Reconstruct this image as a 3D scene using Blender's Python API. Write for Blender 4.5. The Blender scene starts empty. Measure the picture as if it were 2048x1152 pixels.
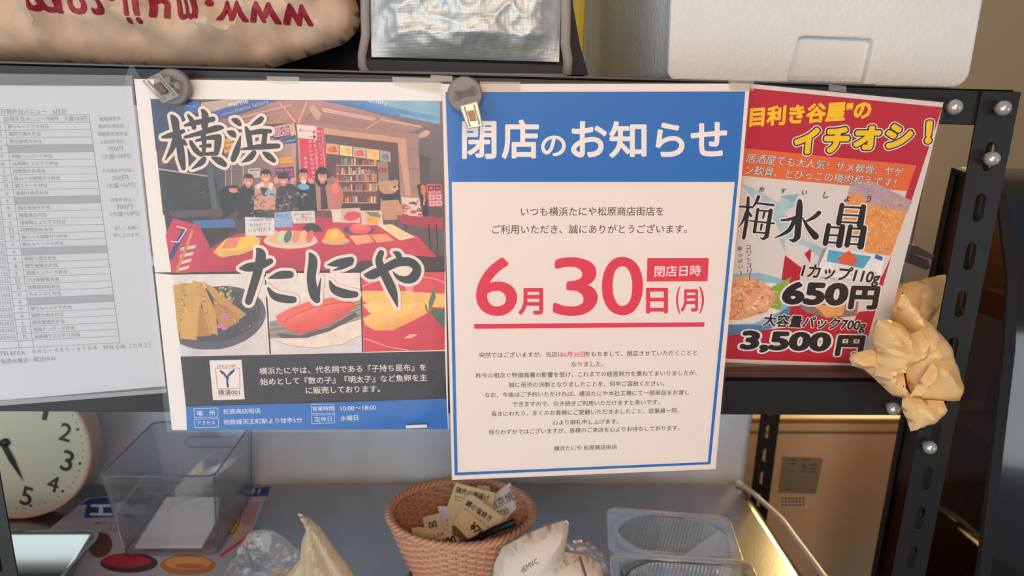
import bpy, bmesh, math, random
from mathutils import Vector, Matrix, noise
from mathutils.geometry import delaunay_2d_cdt
from mathutils.bvhtree import BVHTree

SC = bpy.context.scene
COL = SC.collection
ZC = 1.42                                   # camera height above the floor (m)

# ------------------------------------------------------------------ camera
F0 = 1420.0                                 # focal length in pixels of the 2048x1152 frame
PITCH, YAW, ROLL = (math.radians(a) for a in (14.7, 2.7, 1.4))
CAM = Vector((0.0, -0.55, ZC))
fw = Vector((math.sin(YAW)*math.cos(PITCH), math.cos(YAW)*math.cos(PITCH), -math.sin(PITCH)))
rt0 = Vector((math.cos(YAW), -math.sin(YAW), 0)); up0 = rt0.cross(fw)
rt = math.cos(ROLL)*rt0 + math.sin(ROLL)*up0
up = -math.sin(ROLL)*rt0 + math.cos(ROLL)*up0
cd = bpy.data.cameras.new('camera'); cd.sensor_width = 36.0; cd.lens = 36.0*F0/2048.0
cd.clip_start = 0.01
cd.dof.use_dof = True; cd.dof.focus_distance = 0.56; cd.dof.aperture_fstop = 7.5
cam = bpy.data.objects.new('camera', cd); COL.objects.link(cam)
cam.matrix_world = Matrix(((rt.x, up.x, -fw.x, CAM.x), (rt.y, up.y, -fw.y, CAM.y), (rt.z, up.z, -fw.z, CAM.z), (0, 0, 0, 1)))
SC.camera = cam

# ------------------------------------------------------------------ light and exposure
SC.view_settings.view_transform = 'Standard'; SC.view_settings.look = 'None'
SC.view_settings.exposure = 0.0; SC.view_settings.gamma = 1.0; SC.view_settings.use_curve_mapping = False
W = bpy.data.worlds.new('world'); SC.world = W; W.use_nodes = True
bg = W.node_tree.nodes['Background']; bg.inputs[0].default_value = (0.72, 0.86, 1.0, 1); bg.inputs[1].default_value = 0.26

def area(name, loc, target, size, sizey, power, col):
    d = bpy.data.lights.new(name, 'AREA'); d.shape = 'RECTANGLE'; d.size = size; d.size_y = sizey
    d.energy = power; d.color = col
    o = bpy.data.objects.new(name, d); COL.objects.link(o); o.location = loc
    o.rotation_euler = (Vector(target)-Vector(loc)).to_track_quat('-Z', 'Y').to_euler()
    return o
area('assumed_street_daylight', (-1.25, -1.95, 0.95), (0.0, 0.1, 0.98), 2.6, 1.9, 35, (0.86, 0.94, 1.0))  # assumed daylight opening out of view, read from the cool light at left
area('assumed_warm_lamp', (0.05, -1.15, 1.80), (0.0, 0.0, 1.28), 0.45, 0.35, 8.0, (1.0, 0.59, 0.33))  # assumed lamp behind the camera, for the warm tone on the posters
area('assumed_daylight_right', (2.35, -1.9, 0.95), (0.6, 0.1, 1.1), 0.5, 0.9, 5, (0.86, 0.94, 1.0))  # assumed unseen daylight, put in for pale reflections on the showcase front
area('added_back_light', (1.09, 1.16, 1.50), (0.55, 0.3, 0.9), 0.20, 0.12, 3.6, (1.0, 0.68, 0.28)).data.spread = math.radians(75)  # added unseen warm light, makes the gold reflection at the counter's right end

# ------------------------------------------------------------------ helpers
def srgb(r, g=None, b=None):
    if g is None: r, g, b = r
    def f(c):
        c /= 255.0
        return c/12.92 if c <= 0.04045 else ((c+0.055)/1.055)**2.4
    return (f(r), f(g), f(b), 1.0)

def ray(px, py):
    return (fw*F0 + rt*(px-1024) - up*(py-576)).normalized()
def atY(px, py, Y):
    d = ray(px, py); return CAM + d*((Y-CAM.y)/d.y)
def atZ(px, py, zrel):
    d = ray(px, py); return CAM + d*(zrel/d.z)
def atX(px, py, X):
    d = ray(px, py); return CAM + d*((X-CAM.x)/d.x)
def Z(z): return z + ZC

MATS = {}
def mat(name, col, rough=0.5, metal=0.0, spec=0.5, bump=0.0, bscale=100.0, var=0.0, vscale=20.0, sss=0.0, trans=0.0, coat=0.0):
    if name in MATS: return MATS[name]
    m = bpy.data.materials.new(name); m.use_nodes = True; nt = m.node_tree; N = nt.nodes; L = nt.links
    b = N['Principled BSDF']; c = srgb(*col) if max(col) > 1 else (*col, 1)
    b.inputs['Base Color'].default_value = c; b.inputs['Roughness'].default_value = rough
    b.inputs['Metallic'].default_value = metal; b.inputs['Specular IOR Level'].default_value = spec
    b.inputs['Coat Weight'].default_value = coat
    if var or bump:
        tc = N.new('ShaderNodeTexCoord')
    if var:
        n = N.new('ShaderNodeTexNoise'); n.inputs['Scale'].default_value = vscale; n.inputs['Detail'].default_value = 6
        L.new(tc.outputs['Object'], n.inputs['Vector'])
        mx = N.new('ShaderNodeMix'); mx.data_type = 'RGBA'
        mx.inputs[6].default_value = tuple(x*(1-var) for x in c[:3])+(1,); mx.inputs[7].default_value = tuple(min(1, x*(1+var)) for x in c[:3])+(1,)
        L.new(n.outputs['Fac'], mx.inputs[0]); L.new(mx.outputs[2], b.inputs['Base Color'])
    if bump:
        n2 = N.new('ShaderNodeTexNoise'); n2.inputs['Scale'].default_value = bscale; n2.inputs['Detail'].default_value = 4
        L.new(tc.outputs['Object'], n2.inputs['Vector'])
        bp = N.new('ShaderNodeBump'); bp.inputs['Strength'].default_value = bump; bp.inputs['Distance'].default_value = 0.002
        L.new(n2.outputs['Fac'], bp.inputs['Height']); L.new(bp.outputs[0], b.inputs['Normal'])
    if trans:
        t = N.new('ShaderNodeBsdfTranslucent'); t.inputs[0].default_value = c
        ms = N.new('ShaderNodeMixShader'); ms.inputs[0].default_value = trans
        L.new(b.outputs[0], ms.inputs[1]); L.new(t.outputs[0], ms.inputs[2]); L.new(ms.outputs[0], N['Material Output'].inputs[0])
    MATS[name] = m; return m

def film(name, tint=(1, 1, 1), clear=0.9, rough=0.12, haze=0.0, bump=0.0, bscale=30, edge=False, fres=0.6):
    """thin clear plastic: mostly transparent, a glossy sheen, optional milky haze"""
    if name in MATS: return MATS[name]
    m = bpy.data.materials.new(name); m.use_nodes = True; nt = m.node_tree; N = nt.nodes; L = nt.links
    N.remove(N['Principled BSDF'])
    t = N.new('ShaderNodeBsdfTransparent'); t.inputs[0].default_value = (*tint, 1)
    g = N.new('ShaderNodeBsdfGlossy'); g.inputs['Roughness'].default_value = rough; g.inputs[0].default_value = (1, 1, 1, 1)
    d = N.new('ShaderNodeBsdfDiffuse'); d.inputs[0].default_value = (0.85, 0.85, 0.85, 1)
    m1 = N.new('ShaderNodeMixShader'); m2 = N.new('ShaderNodeMixShader')
    fr = N.new('ShaderNodeLayerWeight'); fr.inputs[0].default_value = 0.25
    mr = N.new('ShaderNodeMapRange'); mr.inputs[1].default_value = 0; mr.inputs[2].default_value = 1
    mr.inputs[3].default_value = 1-clear; mr.inputs[4].default_value = min(1, 1-clear+fres)
    L.new(fr.outputs['Fresnel' if not edge else 'Facing'], mr.inputs[0])
    L.new(mr.outputs[0], m1.inputs[0]); L.new(t.outputs[0], m1.inputs[1]); L.new(g.outputs[0], m1.inputs[2])
    m2.inputs[0].default_value = haze; L.new(m1.outputs[0], m2.inputs[1]); L.new(d.outputs[0], m2.inputs[2])
    L.new(m2.outputs[0], N['Material Output'].inputs[0])
    if bump:
        tc = N.new('ShaderNodeTexCoord'); n2 = N.new('ShaderNodeTexNoise'); n2.inputs['Scale'].default_value = bscale
        L.new(tc.outputs['Object'], n2.inputs['Vector'])
        bp = N.new('ShaderNodeBump'); bp.inputs['Strength'].default_value = bump; bp.inputs['Distance'].default_value = 0.01
        L.new(n2.outputs['Fac'], bp.inputs['Height']); L.new(bp.outputs[0], g.inputs['Normal'])
    MATS[name] = m; return m

def ink_mat(name='printed_ink', grain=0.0):
    m = bpy.data.materials.new(name); m.use_nodes = True; N = m.node_tree.nodes; L = m.node_tree.links
    b = N['Principled BSDF']; b.inputs['Roughness'].default_value = 0.42; b.inputs['Specular IOR Level'].default_value = 0.3
    a = N.new('ShaderNodeVertexColor'); a.layer_name = 'ink'
    if not grain:
        L.new(a.outputs[0], b.inputs['Base Color']); return m
    tc = N.new('ShaderNodeTexCoord'); last = a.outputs[0]           # the mottled tone of a printed photograph
    for sc, g in ((90, grain), (420, grain*0.8), (1500, grain*0.5)):
        n = N.new('ShaderNodeTexNoise'); n.inputs['Scale'].default_value = sc; n.inputs['Detail'].default_value = 3; L.new(tc.outputs['Object'], n.inputs['Vector'])
        mr = N.new('ShaderNodeMapRange'); mr.inputs[1].default_value = 0.3; mr.inputs[2].default_value = 0.7; mr.inputs[3].default_value = 1-g; mr.inputs[4].default_value = 1+g
        L.new(n.outputs['Fac'], mr.inputs[0]); vm = N.new('ShaderNodeVectorMath'); vm.operation = 'SCALE'; L.new(last, vm.inputs[0]); L.new(mr.outputs[0], vm.inputs['Scale']); last = vm.outputs[0]
    L.new(last, b.inputs['Base Color'])
    return m
INK = ink_mat(); PHOTO = ink_mat('photo_print', 0.09)

WLOC = {}
def finish(o, loc, parent):
    COL.objects.link(o); WLOC[o] = Vector(loc)
    if parent is not None:
        o.parent = parent; o.location = Vector(loc) - WLOC[parent]
    else:
        o.location = loc
    return o
def thing(name, label, cat, loc, group=None):
    o = bpy.data.objects.new(name, None); o.empty_display_size = 0.02
    o['label'] = label; o['category'] = cat
    if group: o['group'] = group
    return finish(o, loc, None)
def tag(o, label, cat, group=None):
    o['label'] = label; o['category'] = cat
    if group: o['group'] = group
    return o
def mk(name, verts, faces, m, parent=None, smooth=False, kind=None, fm=None):
    verts = [Vector(v) for v in verts]
    lo = [min(v[i] for v in verts) for i in range(3)]; hi = [max(v[i] for v in verts) for i in range(3)]
    org = Vector(((lo[0]+hi[0])/2, (lo[1]+hi[1])/2, lo[2]))
    me = bpy.data.meshes.new(name); me.from_pydata([v-org for v in verts], [], [list(f) for f in faces])
    for x in (m if isinstance(m, (list, tuple)) else [m]): me.materials.append(x)
    if fm: me.polygons.foreach_set('material_index', fm)
    if smooth: me.polygons.foreach_set('use_smooth', [True]*len(me.polygons))
    if isinstance(smooth, float): me.set_sharp_from_angle(angle=math.radians(smooth))
    me.update()
    o = bpy.data.objects.new(name, me)
    if kind: o['kind'] = kind
    return finish(o, org, parent)
def struct(name, verts, faces, m, parent=None):
    return mk(name, verts, faces, m, parent, kind='structure')

class MB:
    def __init__(s): s.v = []; s.f = []
    def add(s, vs, fs):
        k = len(s.v); s.v += [Vector(v) for v in vs]; s.f += [[i+k for i in f] for f in fs]; return s
    def box(s, x0, x1, y0, y1, z0, z1):
        return s.add([(x, y, z) for z in (z0, z1) for y in (y0, y1) for x in (x0, x1)],
                     [(0, 2, 3, 1), (4, 5, 7, 6), (0, 1, 5, 4), (2, 6, 7, 3), (0, 4, 6, 2), (1, 3, 7, 5)])
    def bevbox(s, x0, x1, y0, y1, z0, z1, b=0.003, seg=2):
        bm = bmesh.new(); bmesh.ops.create_cube(bm, size=1)
        for v in bm.verts:
            v.co = Vector(((x0+x1)/2+v.co.x*(x1-x0), (y0+y1)/2+v.co.y*(y1-y0), (z0+z1)/2+v.co.z*(z1-z0)))
        bmesh.ops.bevel(bm, geom=bm.edges[:], offset=b, segments=seg, affect='EDGES', profile=0.5)
        return s.bm(bm)
    def bm(s, bm):
        bm.verts.index_update()
        s.add([v.co.copy() for v in bm.verts], [[v.index for v in f.verts] for f in bm.faces]); bm.free(); return s
    def tube(s, pts, r, n=8, cap=True, closed=False):
        pts = [Vector(p) for p in pts]; m = len(pts); rings = []
        prev = None
        for i, p in enumerate(pts):
            if closed: t = pts[(i+1) % m]-pts[i-1]
            else: t = pts[min(i+1, m-1)]-pts[max(i-1, 0)]
            t.normalize()
            if prev is None:
                a = Vector((0, 0, 1)) if abs(t.z) < 0.9 else Vector((1, 0, 0))
                u = t.cross(a).normalized()
            else:
                u = (prev - t*prev.dot(t)).normalized()
            prev = u; w = t.cross(u)
            rr = r[i] if isinstance(r, (list, tuple)) else r
            rings.append([p + (u*math.cos(q)+w*math.sin(q))*rr for q in [2*math.pi*k/n for k in range(n)]])
        vs = [v for g in rings for v in g]; fs = []
        for i in range(m if closed else m-1):
            j = (i+1) % m
            for k in range(n):
                fs.append((i*n+k, i*n+(k+1) % n, j*n+(k+1) % n, j*n+k))
        if cap and not closed:
            fs.append(tuple(reversed(range(n)))); fs.append(tuple((m-1)*n+k for k in range(n)))
        return s.add(vs, fs)
    def prism(s, poly, off):
        """poly: list of 3d points, extruded by vector off"""
        n = len(poly); off = Vector(off); vs = [Vector(p) for p in poly]; vs += [v+off for v in vs]
        return s.add(vs, [tuple(range(n)), tuple(reversed(range(n, 2*n)))] + [(i, i+n, (i+1) % n+n, (i+1) % n) for i in range(n)])
    def lathe(s, prof, c, ax=(0, 0, 1), n=32):
        ax = Vector(ax).normalized(); a = Vector((1, 0, 0)) if abs(ax.x) < 0.9 else Vector((0, 1, 0))
        u = ax.cross(a).normalized(); w = ax.cross(u); c = Vector(c); vs = []; fs = []
        for (r, h) in prof:
            for k in range(n):
                q = 2*math.pi*k/n; vs.append(c+ax*h+(u*math.cos(q)+w*math.sin(q))*r)
        for i in range(len(prof)-1):
            for k in range(n): fs.append((i*n+k, i*n+(k+1) % n, (i+1)*n+(k+1) % n, (i+1)*n+k))
        return s.add(vs, fs)
    def sphere(s, c, r, sc=(1, 1, 1), seg=14):
        bm = bmesh.new(); bmesh.ops.create_uvsphere(bm, u_segments=seg, v_segments=seg//2+1, radius=r)
        for v in bm.verts: v.co = Vector((v.co.x*sc[0], v.co.y*sc[1], v.co.z*sc[2]))+Vector(c)
        return s.bm(bm)
    def put(s, name, m, parent=None, smooth=False, kind=None):
        return mk(name, s.v, s.f, m, parent, smooth, kind)

def plate2d(outline, holes, thick):
    """flat plate with holes in local XY, extruded along local Z (through a filled 2D curve)"""
    c = bpy.data.curves.new('plate', 'CURVE'); c.dimensions = '2D'; c.fill_mode = 'BOTH'; c.extrude = thick/2
    for poly in [outline]+holes:
        sp = c.splines.new('POLY'); sp.points.add(len(poly)-1); sp.use_cyclic_u = True
        for i, p in enumerate(poly): sp.points[i].co = (p[0], p[1], 0, 1)
    o = bpy.data.objects.new('plate', c); COL.objects.link(o)
    me = bpy.data.meshes.new_from_object(o.evaluated_get(bpy.context.evaluated_depsgraph_get()))
    vs = [v.co.copy() for v in me.vertices]; fs = [list(p.vertices) for p in me.polygons]
    bpy.data.objects.remove(o); bpy.data.curves.remove(c); bpy.data.meshes.remove(me)
    return vs, fs
def slot(cx, cy, w, l):
    r = w/2; h = l/2-r
    return [(cx+r*math.cos(a), cy+h+r*math.sin(a)) for a in [math.pi*k/5 for k in range(6)]] + \
           [(cx+r*math.cos(a), cy-h+r*math.sin(a)) for a in [math.pi+math.pi*k/5 for k in range(6)]]

# ---- flat print ---------------------------------------------------
TXT = {}
def text_geo(body, offset=0.0, res=3, shear=0.0):
    k = (body, res, shear)
    if k in TXT: return TXT[k]
    c = bpy.data.curves.new('txt', 'FONT'); c.body = body; c.resolution_u = res; c.shear = shear; c.fill_mode = 'FRONT'
    if '.' in body and body.islower(): c.space_character = 1.18      # widely spaced lettering
    o = bpy.data.objects.new('txt', c); COL.objects.link(o)
    me = bpy.data.meshes.new_from_object(o.evaluated_get(bpy.context.evaluated_depsgraph_get()))
    vs = [(v.co.x, v.co.y) for v in me.vertices]; fs = [list(p.vertices) for p in me.polygons]
    bpy.data.objects.remove(o); bpy.data.curves.remove(c); bpy.data.meshes.remove(me)
    TXT[k] = (vs, fs); return TXT[k]
def shifts(b):
    """offsets of the copies that make a letter bolder by b (in ems)"""
    if b <= 0.0005: return [(0, 0)]
    if b <= 0.016: return [(b, b*0.5), (-b, -b*0.5), (b*0.3, -b), (-b*0.3, b)]
    n = 12 if b < 0.08 else 28
    out = [(b*math.cos(2*math.pi*k/n), b*math.sin(2*math.pi*k/n)) for k in range(n)]
    if b > 0.05: out += [(0.5*x, 0.5*y) for x, y in out[::2]]
    return out+[(0, 0)]
def catmull(pts, n=6):
    out = []; P = [pts[0]]+list(pts)+[pts[-1]]
    for i in range(1, len(P)-2):
        for k in range(n):
            t = k/n; out.append(tuple(0.5*((2*b)+(-a+c)*t+(2*a-5*b+4*c-d)*t*t+(-a+3*b-3*c+d)*t**3)
                                      for a, b, c, d in zip(P[i-1], P[i], P[i+1], P[i+2])))
    out.append(tuple(pts[-1])); return out

LAY = 4.5e-5
class Surf:
    """a flat printable plane; pixel positions of the photograph are cast onto it once to measure the print"""
    def __init__(s, o, n, u):
        s.o = Vector(o); s.n = Vector(n).normalized(); s.u = Vector(u).normalized(); s.u = (s.u - s.n*s.u.dot(s.n)).normalized()
        s.v = s.n.cross(s.u)
    def P(s, px, py):
        d = ray(px, py); p = CAM + d*((s.o-CAM).dot(s.n)/d.dot(s.n)) - s.o
        return (p.dot(s.u), p.dot(s.v))
    def W(s, a, b, h=0.0): return s.o + s.u*a + s.v*b + s.n*h
class Ink:
    """printed shapes of one part; every shape lies a hair above the one printed before it"""
    STEP = 5e-7
    def __init__(s, S, base=1): s.S = S; s.b = base; s.items = []
    def pt(s, x, y): return s.S.P(x, y)
    def raw(s, vs, fs, col, lay): s.items.append((lay, list(vs), fs, col))
    def poly(s, pts, col, lay=0, cols=None):
        s.items.append((lay, [s.pt(*p) for p in pts], [list(range(len(pts)))], cols if cols else col))
    def rect(s, x0, y0, x1, y1, col, lay=0): s.poly([(x0, y0), (x1, y0), (x1, y1), (x0, y1)], col, lay)
    def ell(s, cx, cy, rx, ry, col, lay=0, rot=0, n=24):
        r = math.radians(rot); pts = []
        for k in range(n):
            a = 2*math.pi*k/n; x = rx*math.cos(a); y = ry*math.sin(a)
            pts.append((cx+x*math.cos(r)-y*math.sin(r), cy+x*math.sin(r)+y*math.cos(r)))
        s.poly(pts, col, lay)
    def seg(s, a, b, w, col, lay=0):
        dx, dy = b[0]-a[0], b[1]-a[1]; l = math.hypot(dx, dy) or 1; nx, ny = -dy/l*w/2, dx/l*w/2
        s.poly([(a[0]+nx, a[1]+ny), (b[0]+nx, b[1]+ny), (b[0]-nx, b[1]-ny), (a[0]-nx, a[1]-ny)], col, lay)
    def path(s, pts, w, col, lay=0, closed=False):
        q = list(pts)+([pts[0]] if closed else [])
        for a, b in zip(q[:-1], q[1:]): s.seg(a, b, w, col, lay)
    def stroke(s, pts, col, lay=0, grow=0.0, n=6):
        """one brush stroke (x, y, half width): the union of its discs and quads"""
        q = catmull(pts, n); V = []; Fc = []
        def put(P): Fc.append(list(range(len(V), len(V)+len(P)))); V.extend(Vector(p) for p in P)
        for (x, y, w) in q:
            r = max(w, 0.4)+grow; put([(x+r*math.cos(2*math.pi*k/16), y+r*math.sin(2*math.pi*k/16)) for k in range(16)])
        for a, b in zip(q[:-1], q[1:]):
            dx, dy = b[0]-a[0], b[1]-a[1]; l = math.hypot(dx, dy) or 1; nx, ny = -dy/l, dx/l; wa, wb = max(a[2], 0.4)+grow, max(b[2], 0.4)+grow
            put([(a[0]-nx*wa, a[1]-ny*wa), (b[0]-nx*wb, b[1]-ny*wb), (b[0]+nx*wb, b[1]+ny*wb), (a[0]+nx*wa, a[1]+ny*wa)])
        r = delaunay_2d_cdt(V, [], Fc, 1, 1e-5)
        s.raw([s.pt(p.x, p.y) for p in r[0]], [list(f) for f in r[2]], col, lay)
    def line(s, body, l, r, col, lay=0, bold=0.0, sy=1.0, res=2, shear=0.0, ref=None):
        """one line of text: ink runs from pixel l to pixel r (vertical middle of the line)"""
        vs, fs = text_geo(body, 0, res, shear)
        if not vs: return
        g = bold if ref is None else ref
        x0 = min(v[0] for v in vs)-g; x1 = max(v[0] for v in vs)+g
        a = Vector(s.pt(*l)); b = Vector(s.pt(*r)); d = b-a; k = d.length/max(x1-x0, 1e-6); e = d.normalized(); n = Vector((-e.y, e.x))
        for sx, sz in shifts(bold):
            s.raw([tuple(a+e*((x+sx-x0)*k)+n*((y+sz-0.37)*k*sy)) for x, y in vs], fs, col, lay)
    def glyph(s, body, x0, y0, x1, y1, col, lay=0, bold=0.0, ref=None, skew=0.0, res=4, slope=0.0):
        """ink box of the text fitted to a pixel box; ref = boldness whose box is fitted (for outlines)"""
        vs, fs = text_geo(body, 0, res); g = bold if ref is None else ref
        a0 = min(v[0] for v in vs)-g; a1 = max(v[0] for v in vs)+g; b0 = min(v[1] for v in vs)-g; b1 = max(v[1] for v in vs)+g
        for sx, sz in shifts(bold):
            out = []
            for x, y in vs:
                t = (x+sx-a0)/(a1-a0); q = (y+sz-b0)/(b1-b0)
                out.append(s.pt(x0+(x1-x0)*t+skew*q, y1+(y0-y1)*q+slope*t))
            s.raw(out, fs, col, lay)
    def put(s, name, parent, label=None, kind=None, m=None):
        V = []; Fs = []; C = []
        for rank, (lay, vs, fs, col) in enumerate(sorted(s.items, key=lambda t: t[0])):
            h = s.b*LAY+rank*s.STEP; k = len(V)
            V += [s.S.W(a, b, h) for a, b in vs]; Fs += [[i+k for i in f] for f in fs]; C += [col]*len(fs)
        o = mk(name, V, Fs, m or INK, parent, kind=kind)
        me = o.data; at = me.color_attributes.new('ink', 'FLOAT_COLOR', 'CORNER'); buf = []; cache = {}
        for p, c in zip(me.polygons, C):
            for k in range(p.loop_total):
                cc = c[k % len(c)] if isinstance(c, list) else c
                if cc not in cache: cache[cc] = srgb(*cc)
                buf += cache[cc]
        at.data.foreach_set('color', buf)
        if label: o['label'] = label
        return o

def sheet_on(S, pts, thick, m, name, parent, h=0.0):
    q = [S.W(*S.P(*p), h) for p in pts]
    return MB().prism(q, -S.n*thick).put(name, m, parent)

def inside(poly, x, y):
    c = False; n = len(poly); j = n-1
    for i in range(n):
        if (poly[i][1] > y) != (poly[j][1] > y) and x < (poly[j][0]-poly[i][0])*(y-poly[i][1])/(poly[j][1]-poly[i][1])+poly[i][0]: c = not c
        j = i
    return c
def edist(poly, x, y):
    best = 1e9; n = len(poly)
    for i in range(n):
        ax, ay = poly[i]; bx, by = poly[(i+1) % n]; dx, dy = bx-ax, by-ay; l2 = dx*dx+dy*dy or 1e-9
        t = max(0, min(1, ((x-ax)*dx+(y-ay)*dy)/l2)); best = min(best, math.hypot(x-ax-t*dx, y-ay-t*dy))
    return best
def pillow(outline, Y, front, back, step, width, amp, freq, seed, knot=None, nfold=0, foldamp=0.0):
    """a crumpled hollow volume: outline (photo pixels cast to the plane Y) domed to the front and back, creased"""
    pl = [(atY(*p, Y).x, atY(*p, Y).z) for p in outline]
    P = []
    for i in range(len(pl)):
        a, b = pl[i], pl[(i+1) % len(pl)]; n = max(1, int(math.hypot(b[0]-a[0], b[1]-a[1])/step))
        for k in range(n): P.append((a[0]+(b[0]-a[0])*k/n, a[1]+(b[1]-a[1])*k/n))
    nb = len(P); rnd = random.Random(seed)
    x0 = min(p[0] for p in pl); x1 = max(p[0] for p in pl); z0 = min(p[1] for p in pl); z1 = max(p[1] for p in pl)
    pts = list(P); x = x0
    while x < x1:
        z = z0
        while z < z1:
            xx = x+rnd.uniform(-.3, .3)*step; zz = z+rnd.uniform(-.3, .3)*step
            if inside(pl, xx, zz) and edist(pl, xx, zz) > step*0.55: pts.append((xx, zz))
            z += step
        x += step
    r = delaunay_2d_cdt([Vector(p) for p in pts], [(i, (i+1) % nb) for i in range(nb)], [list(range(nb))], 1, 1e-7)
    V2, _, F2 = r[0], r[1], r[2]
    kk = atY(*knot, Y) if knot else None
    def disp(x, z, s):
        d = min(1.0, edist(pl, x, z)/width); dome = math.sqrt(max(0, 1-(1-d)**2))
        q = Vector((x*freq+seed*3.1, z*freq-seed*1.7, s*5.0+seed)); 
        v = noise.voronoi(q)[0]; cr = (v[1]-v[0]); rid = 1-2*abs(noise.noise(q*1.7))
        h = amp*(0.9*cr+0.6*rid-0.5+0.40*(1-2.6*abs(noise.noise(q*3.3)))+0.16*(1-2.6*abs(noise.noise(q*7.1))))
        if kk is not None:
            a = math.atan2(z-kk.z, x-kk.x); rr = math.hypot(x-kk.x, z-kk.z)
            h += foldamp*(1-2*abs(((a/(2*math.pi)*nfold+0.35*noise.noise(q*0.6)+rr*6) % 1.0)-0.5)*2)*min(1, rr/0.03)
        return dome, h*min(1, d*1.5)
    vs = []; 
    for p in V2:
        dm, h = disp(p.x, p.y, 0); vs.append(Vector((p.x, Y-front*dm-h, p.y)))
    n = len(V2)
    for p in V2:
        dm, h = disp(p.x, p.y, 1); vs.append(Vector((p.x, Y+back*dm+h*0.3, p.y)))
    fs = []
    for f in F2:
        a, b, c = f[0], f[1], f[2]
        nrm = (V2[b]-V2[a]).cross(V2[c]-V2[a])
        f = list(f) if nrm > 0 else list(reversed(f))
        fs.append(f); fs.append([i+n for i in reversed(f)])
    # weld the rim
    bm = bmesh.new(); bv = [bm.verts.new(v) for v in vs]
    for f in fs:
        try: bm.faces.new([bv[i] for i in f])
        except ValueError: pass
    bmesh.ops.remove_doubles(bm, verts=bm.verts[:], dist=1e-6)
    return MB().bm(bm)

def drape(mb, body, p0, p1, Y, hscale, off, flip, m, name, parent, bold=0.0, maxlen=0.004, Yp=None):
    """lettering that follows a crumpled surface: cast along +Y onto it"""
    vs, fs = text_geo(body, bold, 3)
    x0 = min(v[0] for v in vs); x1 = max(v[0] for v in vs)
    Yp = Y if Yp is None else Yp; a = atY(*p0, Yp); b = atY(*p1, Yp); d = b-a; e = d.normalized(); k = d.length/(x1-x0)
    n = Vector((-e.z, 0, e.x))*(1 if not flip else 1)
    bm = bmesh.new(); lift = {}
    for c, (sx, sz) in enumerate(shifts(bold)):
        bv = [bm.verts.new(a+e*((x+sx-x0)*k)+n*((y+sz)*k*hscale)+Vector((0, -3e-5*c, 0))) for x, y in vs]
        for f in fs:
            try: bm.faces.new([bv[i] for i in f])
            except ValueError: pass
    bmesh.ops.triangulate(bm, faces=bm.faces[:])
    for _ in range(4):
        ed = [q for q in bm.edges if q.calc_length() > maxlen]
        if not ed: break
        bmesh.ops.subdivide_edges(bm, edges=ed, cuts=1); bmesh.ops.triangulate(bm, faces=[f for f in bm.faces if len(f.verts) > 3])
    t = BVHTree.FromPolygons(mb.v, mb.f)
    for v in bm.verts:
        h = t.ray_cast(Vector((v.co.x, Y-0.3, v.co.z)), Vector((0, 1, 0)))
        dy = v.co.y-a.y-(v.co.x-a.x)*(b.y-a.y)/((b.x-a.x) or 1)
        if h[0] is not None: v.co = h[0]-Vector((0, off-dy, 0))
        else: v.co.y = Y-0.05
    return MB().bm(bm).put(name, m, parent)

# ================================================================== the setting
PL = mat('wall_paint', (206, 190, 162), 0.7, bump=0.1, bscale=60, var=0.05, vscale=3)
struct('floor', [(-3, -3.2, 0), (2.2, -3.2, 0), (2.2, 1.5, 0), (-3, 1.5, 0)], [(0, 1, 2, 3)], mat('floor_concrete', (120, 116, 110), 0.8, var=0.2, vscale=6))
MB().box(-3, 2.2, 1.25, 1.35, 0, 2.5).put('wall_back', PL, kind='structure')
MB().box(1.75, 1.85, -0.4, 1.25, 0, 2.5).put('wall_right', PL, kind='structure')
MB().box(-3, 2.2, -0.1, 1.35, 2.4, 2.5).put('ceiling', mat('ceiling_paint', (225, 220, 210), 0.8), kind='structure')

# ================================================================== steel counter
STEEL = mat('brushed_steel', (168, 164, 162), 0.21, 1.0, bump=0.05, bscale=300, var=0.06, vscale=30)
ct = thing('steel_counter', 'stainless steel work counter under the rack holding basket and trays', 'counter', (-0.3, 0.22, 0))
def counter_top():
    bm = bmesh.new(); bmesh.ops.create_cube(bm, size=1)
    for v in bm.verts: v.co = Vector((-0.415+v.co.x*1.67, 0.229+v.co.y*0.428, 0.83+v.co.z*0.04))
    ed = [e for e in bm.edges if all(v.co.z > 0.84 for v in e.verts)]
    bmesh.ops.bevel(bm, geom=ed, offset=0.018, segments=5, affect='EDGES', profile=0.5)
    return MB().bm(bm)
counter_top().put('worktop', STEEL, ct, smooth=False)
MB().box(-1.2, 0.40, 0.05, 0.42, 0.12, 0.81).put('cabinet_body', mat('cabinet_steel', (120, 122, 125), 0.4, 0.8), ct)
for x in (-1.17, 0.36):
    for y in (0.08, 0.38):
        MB().lathe([(0, 0), (0.018, 0), (0.018, 0.12), (0, 0.12)], (x, y, 0), n=12).put('leg', STEEL, ct)

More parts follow.
